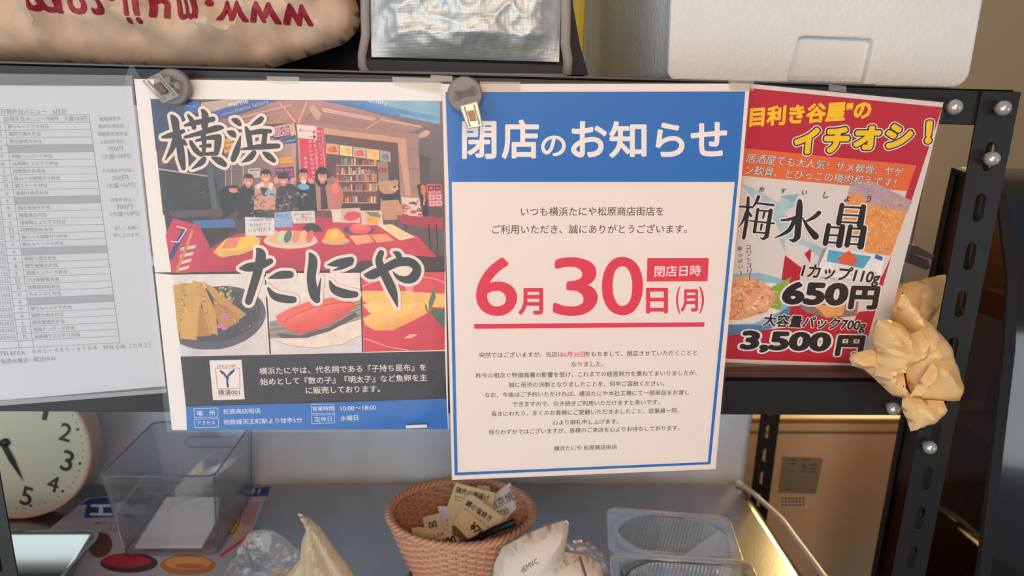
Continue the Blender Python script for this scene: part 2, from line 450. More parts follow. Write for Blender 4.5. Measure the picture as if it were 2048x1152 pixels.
# ================================================================== slotted steel rack
BLK = mat('black_enamel', (24, 20, 20), 0.46, 0.0, 0.55, bump=0.06, bscale=250, var=0.15, vscale=12)
rk = thing('steel_rack', 'black slotted angle steel rack the posters are taped to', 'rack', (0.0, 0.2, 0))
def post(x0, w, y, ztop, side, depth=0.03, offs=0.0):
    """L-shaped upright: a slotted front flange and a slotted side flange (side=+1: on the right edge)"""
    h = ztop; holes = []; z = 0.06+offs
    while z < h-0.02: holes.append(slot(w*0.5, z, 0.0085, 0.023)); z += 0.04
    vs, fs = plate2d([(0, 0), (w, 0), (w, h), (0, h)], holes, 0.0016)
    b = MB(); b.add([(x0+v.x, y+v.z, v.y) for v in vs], fs)
    vs, fs = plate2d([(0, 0), (depth, 0), (depth, h), (0, h)], [[(a-w*0.5+depth*0.5, c) for a, c in q] for q in holes], 0.0016)
    xs = x0+w-0.0008 if side > 0 else x0+0.0008
    b.add([(xs+v.z, y+v.x, v.y) for v in vs], fs)
    return b.put('post', BLK, rk)
ZT = Z(0.019)
ztop = Z(0.0165)
off_r = (Z(-0.113)-0.06) % 0.04
post(0.382, 0.031, -0.0008, ztop, 1, offs=off_r)
post(0.4385, 0.031, 0.45, ztop, 1, offs=(Z(-0.49)-0.06) % 0.04)
post(-0.428, 0.031, -0.0008, ztop, -1, offs=off_r)
post(-0.428, 0.031, 0.49, ztop, -1)
def beam(x0, x1, y, z0, z1, back):
    MB().bevbox(x0, x1, y, y+0.0018, z0, z1, 0.0006, 1).bevbox(x0, x1, y, y+back, z1-0.0018, z1, 0.0006, 1).put('beam', BLK, rk)
beam(-0.427, 0.409, 0.0005, Z(-0.009), Z(0.0178), 0.025)
beam(-0.427, 0.409, 0.0005, Z(-0.254), Z(-0.222), 0.025)
beam(-0.427, 0.468, 0.447, Z(-0.009), Z(0.0178), -0.02)
beam(-0.427, 0.468, 0.447, Z(-0.254), Z(-0.222), -0.02)
for (za, zb) in ((-0.009, 0.0178), (-0.254, -0.222)):
    b = MB(); b.prism([(0.4125, 0.03, Z(za)), (0.468, 0.45, Z(za)), (0.468, 0.45, Z(zb)), (0.4125, 0.03, Z(zb))], (0.0016, 0, 0)); b.put('side_rail', BLK, rk)
    MB().box(-0.4285, -0.427, 0.03, 0.45, Z(za), Z(zb)).put('side_rail', BLK, rk)
MB().bevbox(-0.425, 0.30, 0.001, 0.445, Z(0.0180), Z(0.0195), 0.0006).put('shelf_board', mat('grey_board', (92, 96, 104), 0.35, spec=0.6, bump=0.05, bscale=100), rk, False)['label'] = 'grey coated upper shelf board'
MB().bevbox(-0.425, 0.405, 0.004, 0.445, Z(-0.2218), Z(-0.2165), 0.001).put('shelf_board', mat('brown_board', (70, 44, 38), 0.5, var=0.3, vscale=30, bump=0.2, bscale=40), rk, False)['label'] = 'worn brown lower shelf board'
PEARL = mat('bolt_cap', (196, 192, 188), 0.22, 0.55, 0.7)
for (x, z) in ((0.359, 0.004), (0.397, 0.004), (0.396, -0.034), (0.352, -0.244), (0.390, -0.280)):
    b = MB().sphere((x, -0.0075, Z(z)), 0.0058, (1, 0.95, 1), 18); b.lathe([(0, 0), (0.0035, 0), (0.0035, 0.006), (0, 0.006)], (x, -0.006, Z(z)), (0, 1, 0), 12)
    b.put('bolt', PEARL, rk, smooth=True)

# ================================================================== chest freezer behind the rack
CREAM = mat('freezer_enamel', (206, 178, 146), 0.35, bump=0.03, bscale=40, var=0.06, vscale=8)
fz = thing('chest_freezer', 'cream chest freezer with rating stickers behind the rack', 'freezer', (0.95, 0.85, 0))
MB().bevbox(0.44, 1.50, 0.56, 1.15, 0.04, Z(-0.545), 0.008).put('body', CREAM, fz)
MB().bevbox(0.435, 1.505, 0.552, 1.155, Z(-0.541), Z(-0.525), 0.004).put('lid', mat('freezer_lid', (200, 176, 138), 0.4), fz)
MB().bevbox(0.437, 1.503, 0.556, 1.152, Z(-0.546), Z(-0.540), 0.001).put('gasket', mat('gasket_grey', (120, 104, 84), 0.6), fz)
MB().bevbox(0.437, 1.503, 0.5535, 1.152, Z(-0.5245), Z(-0.516), 0.003).put('lid_trim', mat('freezer_trim', (150, 118, 84), 0.5), fz)
for x in (0.5, 1.44):
    for y in (0.62, 1.09): MB().lathe([(0, 0), (0.02, 0), (0.02, 0.045), (0, 0.045)], (x, y, 0), n=12).put('foot', BLK, fz)
S = Surf((0.55, 0.5598, Z(-0.6)), (0, -1, 0), (1, 0, 0))
st = sheet_on(S, [(1565, 913), (1646, 916), (1632, 988), (1556, 985)], 0.0003, mat('foil_sticker', (150, 142, 122), 0.4, 0.3), 'rating_sticker', fz, 0.0004)
I = Ink(S, 12)
for k, (a, b, y) in enumerate([(1578, 1590, 918), (1605, 1622, 918), (1580, 1592, 926), (1603, 1612, 929), (1618, 1636, 928), (1604, 1615, 934), (1620, 1634, 936), (1582, 1586, 941), (1602, 1610, 942), (1617, 1632, 942), (1570, 1582, 977), (1617, 1624, 979)]):
    I.rect(a, y, b, y+2.2, (92, 82, 66))
I.put('sticker_print', st, None, 'stuff')
st = sheet_on(S, [(1558, 991), (1622, 993), (1616, 1016), (1554, 1014)], 0.0003, mat('paper_sticker', (206, 188, 160), 0.5), 'caution_sticker', fz, 0.0004)
I = Ink(S, 12)
for (a, b, y) in [(1562, 1608, 995), (1562, 1610, 1001), (1562, 1608, 1008)]:
    x = a
    while x < b: I.rect(x, y, x+5, y+3.2, (98, 78, 62)); x += 7
I.put('sticker_print', st, None, 'stuff')

# ================================================================== curtain behind the counter
def curtain():
    b = MB(); nx, nz = 170, 26; x0, x1 = -1.15, 0.430; vs = []; fs = []
    for j in range(nz+1):
        z = Z(-0.62)+(0.395)*j/nz
        for i in range(nx+1):
            x = x0+(x1-x0)*i/nx
            y = 0.457+0.013*noise.noise(Vector((x*8+0.9*j/nz, 0.5*j/nz, 0)))+0.010*(0.5-abs(noise.noise(Vector((x*15-0.8*j/nz, j/nz*1.2, 4)))))+0.003*noise.noise(Vector((x*45, z*28, 9)))
            if x > 0.40: y += 0.0
            vs.append((x, max(0.4445, min(y, 0.475)), z))
    for j in range(nz):
        for i in range(nx):
            a = j*(nx+1)+i; fs.append((a, a+1, a+nx+2, a+nx+1))
    n = len(vs); b.add(vs, fs); return b
c = curtain().put('curtain', mat('pale_cloth', (224, 234, 246), 0.75, bump=0.15, bscale=200, var=0.05, vscale=6), None, True)
tag(c, 'pale grey blue cloth hung behind the counter', 'curtain')
md = c.modifiers.new('thickness', 'SOLIDIFY'); md.thickness = 0.0008

# ================================================================== posters
PAPER = mat('white_paper', (240, 238, 234), 0.6, spec=0.25, var=0.015, vscale=9)
FILM = film('clear_film', clear=0.993, rough=0.13, haze=0.008, bump=0.10, bscale=18, fres=0.35)
HAZY = film('hazy_sleeve', tint=(0.97, 0.98, 1.0), clear=0.985, rough=0.2, haze=0.07, bump=0.3, bscale=14, fres=0.5)
TAPE = film('matte_tape', tint=(0.96, 0.94, 0.9), clear=0.96, rough=0.3, haze=0.12)

# ---- daily menu sheet ------------------------------------------------
p1 = thing('menu_sheet', 'monthly bento menu table in a clear sleeve on the left', 'menu', atY(150, 800, -0.004))
S = Surf(atY(150, 480, -0.004), (0, -1, 0), (1, 0, 0))
sheet_on(S, [(-130, 170), (263, 172), (331, 772), (-70, 808)], 0.0003, mat('menu_paper', (208, 214, 216), 0.6, spec=0.25), 'paper', p1)
def menu_print():
    I = Ink(S, 1); g = (112, 118, 124); n = 32
    ys = [229.5+455.9*((i/n)*1.045-0.045*(i/n)**2) for i in range(n+1)]
    xr = lambda y: 178+(y-229.5)*(62/455.9)
    x1 = lambda y: 10.4+(y-250)*0.128
    x0 = lambda y: 10+(y-470)*0.126
    sl = lambda i: 0.004+0.047*i/n
    rows = ['', '豚ももトンテキ弁当', '鶏照り焼き弁当', '豚生姜焼き弁当', None, '和風ハンバーグ弁当', '油淋鶏とエビチリ弁当', '肉野菜炒め弁当', '豚ロース味噌カツ弁当', '鶏ステーキ弁当',
            '鶏照り焼き弁当', None, '豚生姜焼き弁当', '鯖塩焼き弁当', '油淋鶏とエビチリ弁当', '肉野菜炒め弁当', '豚ロース味噌カツ弁当', '豚ももトンテキ弁当', None, '鶏照り焼き弁当', '豚生姜焼き弁当',
            '和風ハンバーグ弁当', 'さば味噌煮弁当', '肉野菜炒め弁当', 'カキフライ弁当', None, '豚ももトンテキ弁当', '鶏照り焼き弁当', '豚生姜焼き弁当', '和風ハンバーグ弁当', '油淋鶏とエビチリ弁当', '']
    G = Ink(S, 1); T = Ink(S, 3)
    def at(i, x): return (x, ys[i]+sl(i)*(xr(ys[i])-x))
    for i in range(n+1): G.seg(at(i, -60), at(i, xr(ys[i])), 1.1, (128, 134, 140), 1)
    G.path([(xr(y), y) for y in ys], 1.2, (110, 116, 122), 1)
    G.path([(x1(y), y+5) for y in ys[0:n]]+[(x1(700), 696)], 1.1, (120, 126, 132), 1)
    G.path([(x0(y), y+8) for y in ys[0:n]]+[(x0(702), 699)], 1.1, (120, 126, 132), 1)
    for i, t in enumerate(rows):
        ym = (ys[i]+ys[i+1])/2; xl = x1(ym)
        if t is None:
            G.poly([at(i, x1(ys[i]+4)), at(i, xr(ys[i])), at(i+1, xr(ys[i+1])), at(i+1, x1(ys[i+1]+4))], (150, 157, 161), 0)
        elif t:
            w = 9.05*len(t); T.line(t, (xl+5, ym+sl(i)*(xr(ym)-xl)), (xl+5+w, ym+sl(i)*(xr(ym)-xl-w)), g, 0, 0.004)
        if 1 <= i <= 30:
            xd = (x0(ym)+xl)/2; yd = ym+sl(i)*(xr(ym)-xd)
            T.line('日月火水木金土'[(i-1) % 7], (xd-4, yd), (xd+4, yd-0.4), g, 0)
            xe = x0(ym)-4
            if xe > -20: T.line('6月%d日' % i, (xe-34, yd+2.2), (xe, yd+0.6), g, 0)
    q = lambda x, y: (x*0.2604, 180+y*0.2604)
    T.line('日替弁当メニュー700円　大盛+50円', q(40, 222), q(668, 218), g, 0)
    T.line('日替弁当メニュー　6月分', q(10, 165), q(512, 163), (104, 110, 116), 0)
    for t, a, b, y in [('鮭塩焼弁当', 765, 925, 220), ('鮭西京焼弁当', 758, 950, 277), ('銀鱈西京焼弁当', 752, 977, 337), ('上記3弁当は、', 765, 966, 395), ('750円', 828, 945, 450), ('（大盛+50円）', 785, 1003, 508),
                       ('その他の弁当は、', 785, 1022, 618), ('700円', 862, 985, 675), ('（大盛+50円）', 820, 1040, 732), ('日替弁当は、', 850, 1022, 842), ('700円', 897, 1018, 895), ('（大盛+50円）', 850, 1072, 950),
                       ('宜しくお願い', 880, 1072, 1058), ('申し上げます。', 875, 1080, 1115)]:
        T.line(t, q(a, y+3), q(b, y-3), (122, 126, 134), 0)
    q = lambda x, y: (x*0.2604, 470+y*0.2604)
    for t, a, b, y0, y1 in [('TEL&FAX', -2, 195, 910, 902), ('０４５－４６５－４７８８', 250, 742, 895, 866), ('担当 小谷', 793, 965, 864, 853), ('（コタニ）', 998, 1155, 851, 844), ('毎週水曜日―配送休み', 8, 428, 972, 946)]:
        T.line(t, q(a, y0), q(b, y1), (104, 110, 116), 0)
    G.put('table_grid', p1); T.put('menu_text', p1)
menu_print()
sl = sheet_on(S, [(-140, 145), (266, 151), (334, 778), (334, 783), (-75, 814)], 0.0003, HAZY, 'sleeve', p1, 0.0012)
sl['label'] = 'hazy clear plastic sleeve'
sheet_on(S, [(334, 776), (335, 784), (-75, 816), (-75, 806)], 0.0006, mat('sleeve_seam', (150, 158, 166), 0.35), 'sleeve_seam', p1, 0.0016)

# ---- shop poster -------------------------------------------------------
p2 = thing('shop_poster', 'laminated shop poster with storefront photo and big brush lettering', 'poster', atY(620, 858, -0.008))
S = Surf(atY(590, 510, -0.008), (0, -1, 0), (1, 0, 0))
sheet_on(S, [(268, 158), (884, 166), (897, 858), (344, 860)], 0.0004, PAPER, 'paper', p2)
def photo_print():
    I = Ink(S, 1)
    q = lambda x, y: (430+x*0.2257, 180+y*0.2257)            # from the close view of the photo's upper half
    c5 = lambda x, y: (330+x*0.2734, 380+y*0.2734)           # lower half
    A = lambda L, f=q: [f(*p) for p in L]
    # base tones
    I.poly([(301, 198), (600, 200), (620, 548), (343, 548)], None, 0, [(70, 84, 104), (92, 84, 96), (92, 60, 62), (50, 50, 56)])
    I.poly([(600, 200), (887, 202), (890, 541), (620, 548)], None, 0, [(130, 104, 104), (140, 118, 122), (94, 72, 72), (92, 60, 62)])
    I.poly([(301, 198), (345, 198), (352, 300), (312, 302)], (52, 70, 102), 1)
    I.poly([(312, 290), (420, 300), (430, 420), (326, 430)], (66, 66, 74), 1)
    I.poly([(316, 300), (352, 298), (356, 325), (320, 332)], (120, 62, 70), 2)
    I.seg((316, 338), (424, 354), 3, (196, 186, 172), 2)
    I.poly([(322, 340), (432, 356), (436, 400), (420, 440), (334, 445)], (52, 50, 56), 2)
    I.ell(368, 236, 20, 16, (48, 72, 130), 2); I.ell(386, 214, 17, 12, (52, 110, 178), 3); I.ell(412, 226, 12, 20, (116, 112, 118), 2)
    I.poly([(406, 200), (420, 200), (424, 330), (436, 420), (424, 420), (412, 330)], (82, 98, 92), 3)
    I.line('WE LOVE', (374, 212), (392, 213), (180, 200, 225), 5)
    # facade of mauve tiles
    I.poly(A([(720, 230), (1850, 400), (1850, 1060), (760, 1060)]), (172, 134, 124), 2)
    for x in (960, 1160, 1330, 1500): I.seg(q(x, 200+(x-900)*0.15), q(x, 300+(x-900)*0.16), 0.9, (126, 92, 90), 3)
    for y in (330, 530, 710, 890): I.seg(q(1700, y-20), q(1830, y), 0.9, (120, 92, 90), 3)
    # awning underside, beams, blue canopy
    I.poly(A([(-20, 280), (300, 190), (560, 92), (1000, 92), (1850, 330), (1690, 390), (960, 300), (740, 290), (520, 300), (100, 330)]), None, 3,
           [(150, 110, 112), (168, 124, 120), (186, 136, 126), (190, 142, 132), (170, 140, 134), (164, 124, 116), (160, 116, 108), (168, 118, 110), (190, 134, 118), (150, 112, 112)])
    I.poly(A([(-110, 200), (150, 92), (470, 88), (560, 92), (-110, 305)]), (74, 104, 172), 4)
    I.poly(A([(-120, 110), (120, 82), (300, 88), (-60, 205), (-140, 215)]), (196, 178, 160), 5)
    I.line('marine', q(118, 126), q(290, 92), (240, 236, 232), 6, 0.0, 1.0); I.line('marine factory', q(180, 176), q(470, 98), (182, 190, 218), 6)
    I.line('yokohama', q(64, 214), q(165, 188), (182, 190, 218), 6)
    I.poly(A([(930, 92), (1990, 96), (1996, 300), (1880, 280), (1500, 215), (1200, 150)]), None, 4, [(70, 120, 196), (140, 190, 214), (120, 176, 204), (90, 156, 200), (72, 130, 200), (66, 116, 194)])
    I.poly(A([(1390, 92), (1992, 96), (1994, 240), (1560, 150)]), (136, 186, 208), 5)
    I.line('factory', q(1350, 82), q(1530, 110), (228, 236, 240), 7); I.line('yokohama marine factory', q(1640, 215), q(1985, 285), (196, 222, 232), 7)
    for a, b, w, c in [((950, 165), (1420, 255), 4, (228, 178, 156)), ((955, 185), (1400, 268), 2, (236, 198, 178)), ((1470, 262), (1830, 325), 3.4, (222, 172, 152)), ((1330, 350), (1500, 240), 2.4, (216, 160, 138)),
                       ((575, 115), (715, 290), 3.2, (232, 170, 146)), ((740, 290), (815, 100), 3.2, (228, 166, 142)), ((200, 250), (680, 130), 4.0, (214, 160, 142)), ((240, 280), (700, 170), 2.4, (200, 142, 126))]:
        I.seg(q(*a), q(*b), w, c, 5)
    I.poly(A([(830, 150), (870, 130), (945, 215), (920, 265), (880, 255)]), (208, 172, 140), 6); I.path(A([(800, 265), (850, 210), (880, 255)]), 1.2, (80, 66, 66), 6)
    I.ell(*q(1855, 390), 12, 6, (222, 176, 150), 5, -25)
    I.poly(A([(1800, 440), (2010, 300), (2020, 1150), (1830, 1060)]), None, 3, [(118, 96, 100), (126, 118, 124), (92, 72, 74), (96, 74, 74)])
    I.poly(A([(1810, 560), (1900, 600), (1905, 850), (1820, 830)]), (92, 76, 78), 4)
    # doorway, sign photos, shelves of goods
    I.poly(A([(960, 335), (1690, 430), (1735, 935), (1690, 935), (1620, 470), (965, 390)]), (216, 162, 132), 5)
    I.poly(A([(975, 390), (1618, 468), (1650, 1070), (1000, 1070)]), None, 4, [(112, 80, 72), (104, 74, 68), (70, 44, 42), (84, 50, 46)])
    for k, (ca, cb) in enumerate([((232, 168, 120), (206, 84, 72)), ((232, 214, 170), (238, 190, 60)), ((204, 190, 160), (222, 84, 80)), ((226, 200, 150), (242, 180, 84)), ((176, 166, 160), (120, 112, 116))]):
        x = 985+k*119; y = 470+k*16; w = 112 if k < 4 else 95
        I.poly(A([(x, y), (x+w, y+14), (x+w, y+104), (x, y+92)]), ca, 5); I.poly(A([(x+20, y+40), (x+w-30, y+28), (x+w-12, y+80), (x+30, y+84)]), cb, 6)
        I.ell(*q(x+40, y+60), 6, 5, tuple(min(255, v+20) for v in cb), 7)
    I.poly(A([(1065, 700), (1430, 715), (1440, 1000), (1075, 1000)]), (120, 72, 62), 5)
    rnd = random.Random(4)
    for yy in (660, 740, 800, 885, 990):
        I.seg(q(1070, yy+8), q(1435, yy+10), 1.7, (206, 176, 160), 6)
        x = 1075
        while x < 1425:
            w = rnd.uniform(10, 26); h = rnd.uniform(24, 62)
            I.poly(A([(x, yy+4), (x, yy-h), (x+w, yy-h), (x+w, yy+4)]), rnd.choice([(206, 110, 78), (118, 130, 124), (226, 192, 150), (190, 64, 60), (94, 62, 56), (224, 150, 70), (160, 150, 140)]), 7); x += w+rnd.uniform(2, 10)
    I.poly(A([(1440, 640), (1530, 625), (1540, 800), (1450, 810)]), (152, 138, 124), 6); I.ell(*q(1485, 710), 10, 5, (190, 66, 62), 7)
    # left shop window and signs
    I.poly(A([(90, 480), (720, 400), (720, 880), (95, 880)]), None, 3, [(120, 104, 108), (196, 160, 146), (166, 122, 116), (112, 92, 96)])
    for a, b in [((95, 640), (95, 870)), ((250, 600), (250, 870)), ((690, 470), (715, 800)), ((145, 650), (145, 870))]: I.seg(q(*a), q(*b), 1.8, (206, 172, 152), 4)
    I.seg(q(95, 720), q(250, 725), 1.2, (92, 76, 80), 4)
    I.poly(A([(500, 330), (700, 290), (720, 400), (560, 440)]), (226, 176, 150), 4)
    I.poly(A([(520, 345), (655, 318), (672, 410), (560, 440), (520, 440)]), (66, 70, 130), 5)
    I.line('飯店', q(520, 385), q(655, 362), (236, 224, 220), 6, 0.06, ref=0.0); I.line('飯店', q(522, 385), q(653, 362), (214, 52, 66), 7, 0.012)
    I.poly(A([(560, 450), (715, 395), (720, 470), (600, 480)]), (62, 78, 128), 5); I.line('COSTMART', q(600, 462), q(715, 440), (230, 226, 230), 6)
    I.poly(A([(80, 430), (155, 420), (155, 540), (80, 560)]), (226, 168, 76), 5); I.line('CONM', q(84, 472), q(150, 462), (120, 50, 40), 6, 0.01); I.line('直売', q(86, 520), q(146, 510), (120, 50, 40), 6, 0.01)
    I.poly(A([(570, 600), (690, 590), (695, 670), (575, 680)]), (232, 170, 72), 5); I.line('コストコの', q(578, 625), q(690, 618), (150, 50, 44), 6); I.line('商品販売', q(575, 662), q(690, 655), (150, 50, 44), 6, 0.01)
    I.poly(A([(290, 700), (400, 690), (400, 775), (295, 780)]), (196, 200, 196), 5); I.seg(q(300, 715), q(390, 708), 2, (88, 92, 96), 6); I.ell(*q(350, 750), 6, 4, (222, 160, 90), 6)
    I.poly(A([(525, 690), (695, 680), (705, 800), (540, 800)]), (70, 78, 140), 5); I.line('ココ', q(535, 735), q(690, 728), (224, 66, 92), 7, 0.05)
    # red banner with white writing
    I.poly(A([(735, 330), (955, 338), (1000, 830), (765, 830)]), (216, 60, 86), 6); I.path(A([(762, 820), (742, 440)]), 1, (240, 200, 204), 7)
    I.path(A([(905, 360), (945, 362), (985, 820)]), 1, (240, 200, 204), 7)
    I.poly(A([(722, 303), (898, 323), (905, 440), (738, 425)]), (244, 224, 212), 7)
    I.line('横浜 たにや', q(745, 356), q(858, 368), (90, 60, 60), 8, 0.01); I.rect(*q(866, 358), *q(892, 388), (204, 90, 96), 8); I.rect(*q(868, 402), *q(894, 428), (80, 60, 64), 8); I.rect(*q(836, 408), *q(860, 416), (204, 90, 96), 8)
    def vert(txt, x, y, dx, dy, s, col, lay):
        for ch in txt:
            I.line(ch, q(x-s/2, y), q(x+s/2, y), col, lay, 0.01); x += dx; y += dy
    vert('おいしいものか食へ', 843, 455, 4, 39.5, 26, (250, 226, 222), 8); vert('何もつくりたくない', 884, 455, 4, 39, 26, (250, 226, 222), 8)
    vert('食の家', 803, 605, 2, 38, 24, (250, 226, 222), 8); vert('母の子オリーブオイル', 916, 372, 4, 34, 22, (238, 176, 180), 8)
    # the five people behind the table
    sk = (232, 152, 130); hair = (52, 36, 40)
    def person(x, y, r, body, bc, hc=hair, cap=None, long=False):
        I.poly(A(body), bc, 9)
        if long: I.ell(*q(x-3, y+8), r*0.2257*1.35, r*0.2257*1.9, hc, 10)
        I.poly(A([(x-16, y+30), (x+16, y+30), (x+20, y+66), (x-20, y+66)]), (214, 134, 114), 10); I.ell(*q(x, y-14), r*0.2257*1.0, r*0.2257*0.98, hc, 10); I.ell(*q(x, y+6), r*0.2257*0.84, r*0.2257*1.0, sk, 11); I.ell(*q(x+3, y-34), r*0.2257*0.80, r*0.2257*0.42, hc, 12)
        I.ell(*q(x-14, y-2), 1.4, 0.8, (70, 40, 40), 12); I.ell(*q(x+14, y-2), 1.4, 0.8, (70, 40, 40), 12); I.ell(*q(x, y+12), 1.0, 1.6, (220, 132, 112), 12)
        I.ell(*q(x, y+27), 3.2, 1.5, (250, 236, 228), 12)
        if cap: I.ell(*q(x-2, y-26), r*0.2257*1.1, r*0.2257*0.62, cap, 12); I.ell(*q(x-26, y-12), 5, 2.2, cap, 12, -20)
    person(297, 800, 47, [(200, 1150), (225, 870), (262, 835), (330, 850), (360, 930), (420, 1150)], (46, 40, 46))
    I.poly(A([(100, 850), (190, 842), (235, 880), (200, 1060), (60, 1150), (30, 900)]), (40, 36, 42), 8); I.ell(*q(160, 890), 9, 4.6, sk, 10, 8); I.seg(q(180, 885), q(215, 908), 1.6, sk, 10); I.seg(q(180, 880), q(205, 868), 1.6, sk, 10)
    person(452, 762, 50, [(345, 1060), (352, 850), (420, 812), (490, 815), (545, 880), (560, 1060)], (222, 158, 140))
    I.poly(A([(352, 850), (420, 812), (440, 850), (380, 880)]), (236, 220, 204), 10); I.poly(A([(490, 815), (520, 830), (500, 890), (470, 850)]), (236, 220, 204), 10); I.poly(A([(400, 860), (470, 870), (440, 940), (420, 930)]), (60, 48, 52), 10)
    person(607, 785, 46, [(530, 1110), (545, 880), (590, 840), (690, 830), (760, 900), (800, 1110)], (66, 60, 64), cap=(40, 36, 40))
    person(783, 752, 44, [(720, 1080), (725, 850), (760, 805), (830, 800), (890, 840), (905, 1080)], (42, 36, 40))
    I.poly(A([(755, 800), (815, 795), (805, 830), (770, 832)]), (236, 226, 220), 11)
    person(952, 762, 48, [(905, 1070), (915, 870), (960, 830), (1060, 770), (1130, 880), (1140, 960), (1110, 1070)], (196, 130, 114), (44, 30, 32), None, True)
    I.poly(A([(935, 850), (975, 835), (1005, 1050), (940, 1060)]), (66, 48, 54), 10); I.poly(A([(985, 790), (1050, 760), (1060, 820), (1010, 850)]), (150, 120, 112), 10)
    I.ell(*q(1065, 870), 7, 11, (238, 128, 112), 11); I.poly(A([(1080, 900), (1140, 920), (1130, 990), (1050, 990)]), (214, 116, 102), 10)
    I.ell(*q(485, 915), 10, 6, (130, 190, 226), 12, -10); I.ell(*q(785, 858), 12, 6, (118, 184, 224), 12, 5); I.seg(q(740, 850), q(775, 855), 3, (118, 184, 224), 12)
    I.ell(*q(850, 805), 7, 5, sk, 12, 30); I.seg(q(830, 780), q(850, 805), 1.8, sk, 12); I.ell(*q(545, 800), 5, 7, sk, 9); I.ell(*q(690, 805), 5, 7, sk, 9)
    # scuffed, worn patch across the middle
    for k in range(130):
        x = rnd.uniform(320, 800); y = rnd.uniform(910, 1120)
        I.ell(*q(x, y), rnd.uniform(1, 4.5), rnd.uniform(0.6, 2.2), rnd.choice([(60, 56, 58), (150, 146, 144), (110, 108, 108), (186, 132, 120), (84, 80, 80)]), 13, rnd.uniform(-30, 30), 8)
    for k in range(60):
        I.ell(rnd.uniform(375, 412), rnd.uniform(345, 400), rnd.uniform(0.6, 2.4), rnd.uniform(0.5, 1.6), rnd.choice([(110, 112, 116), (86, 88, 92), (60, 60, 64)]), 13, rnd.uniform(-60, 60), 6)
    # plush bear beside the door
    bt = (206, 152, 118)
    I.poly(A([(1470, 960), (1620, 960), (1680, 1090), (1600, 1150), (1500, 1150), (1465, 1060)]), bt, 8); I.ell(*q(1535, 862), 19, 14, bt, 9); I.ell(*q(1470, 830), 6, 6, bt, 9); I.ell(*q(1600, 818), 6, 6, bt, 9)
    I.ell(*q(1585, 868), 9, 7, (226, 178, 146), 10); I.ell(*q(1592, 858), 3, 2, (60, 40, 40), 11); I.poly(A([(1475, 925), (1620, 915), (1650, 970), (1480, 980)]), (52, 42, 50), 10)
    # boards at the right
    I.poly(A([(1652, 948), (1820, 960), (1842, 1128), (1680, 1110)]), (232, 206, 196), 9)
    for k in range(26): I.ell(*q(rnd.uniform(1670, 1825), rnd.uniform(985, 1110)), rnd.uniform(2, 5), rnd.uniform(1.5, 3), rnd.choice([(196, 90, 62), (226, 150, 84), (90, 62, 56), (212, 66, 70)]), 10, 0, 8)
    I.poly(A([(1790, 838), (1865, 836), (1895, 1120), (1840, 1120)]), (46, 38, 42), 9); I.ell(*q(1845, 865), 5, 6, (238, 120, 60), 10); I.ell(*q(1848, 900), 5, 6, (238, 120, 60), 10)
    for k, ch in enumerate('Fresh'): I.line(ch, q(1846, 1010-k*20), q(1864, 1006-k*20), (240, 170, 60), 11, 0.01)
    I.poly(A([(1870, 832), (2010, 830), (2016, 1035), (1895, 1035)]), (206, 96, 112), 9)
    for (x, y) in [(1890, 850), (1950, 848), (1898, 930), (1958, 928), (1902, 985), (1962, 982)]: I.rect(*q(x, y), *q(x+48, y+40), (70, 56, 66) if y < 900 else (234, 206, 204), 10); I.ell(*q(x+24, y+20), 4, 2.6, (214, 120, 84), 11)
    I.line('おさしみ', q(1898, 908), q(2000, 902), (246, 226, 226), 10, 0.01)
    # tables, red cloth, dishes
    I.poly(A([(20, 150), (420, 140), (430, 190), (60, 200)], c5), (96, 76, 84), 9); I.poly(A([(200, 225), (500, 210), (520, 270), (240, 280)], c5), (78, 116, 172), 10); I.poly(A([(260, 280), (520, 280), (420, 360), (320, 400)], c5), (58, 44, 48), 9)
    I.poly(A([(1690, 185), (2035, 200), (2035, 290), (1740, 250)], c5), (182, 52, 74), 10)
    for x in (1760, 1930, 1985): I.seg(c5(x, 250), c5(x+12, 480), 3, (60, 44, 46), 10)
    I.poly(A([(150, 610), (330, 430), (520, 320), (740, 300), (1120, 190), (1560, 250), (1840, 330), (1990, 490), (1840, 480), (1430, 520), (1320, 606)], c5), None, 11,
           [(196, 46, 72), (204, 52, 78), (200, 48, 72), (206, 56, 78), (190, 44, 66), (212, 60, 80), (222, 66, 86), (206, 54, 74), (212, 58, 78), (196, 48, 70), (170, 38, 60)])
    I.poly(A([(1320, 560), (1430, 515), (1900, 475), (2040, 480), (2045, 600), (1320, 606)], c5), (72, 46, 50), 10)
    I.poly(A([(60, 205), (250, 260), (330, 420), (170, 606), (50, 606), (5, 330)], c5), (202, 56, 84), 12)
    I.poly(A([(130, 280), (165, 290), (60, 500), (35, 520), (30, 480)], c5), (60, 66, 132), 13); I.path(A([(85, 265), (160, 285), (100, 380), (45, 375)], c5), 2.4, (240, 224, 224), 13)
    for k in range(4): I.poly(A([(120-k*4, 420+k*50), (230-k*16, 400+k*50), (220-k*16, 425+k*50), (110-k*4, 445+k*50)], c5), (232, 208, 206), 13)
    I.seg(c5(205, 290), c5(85, 600), 6, (212, 136, 70), 14)
    I.poly(A([(355, 455), (420, 380), (640, 335), (700, 350), (690, 420), (560, 470), (410, 492)], c5), (226, 190, 96), 13)
    I.poly(A([(380, 450), (440, 360), (660, 330), (690, 400), (560, 440)], c5), (242, 200, 76), 14); I.poly(A([(410, 430), (460, 350), (560, 345), (520, 420)], c5), (232, 140, 110), 15)
    I.ell(*c5(920, 370), 54, 16, (232, 210, 200), 13); I.ell(*c5(920, 352), 50, 15, (226, 196, 160), 14)
    for k, x in enumerate((800, 850, 900, 960, 1010, 1060)): I.ell(*c5(x, 340), 7, 13, [(236, 180, 120), (214, 220, 186), (96, 120, 92), (232, 150, 120), (240, 190, 140), (226, 110, 104)][k], 15, 20)
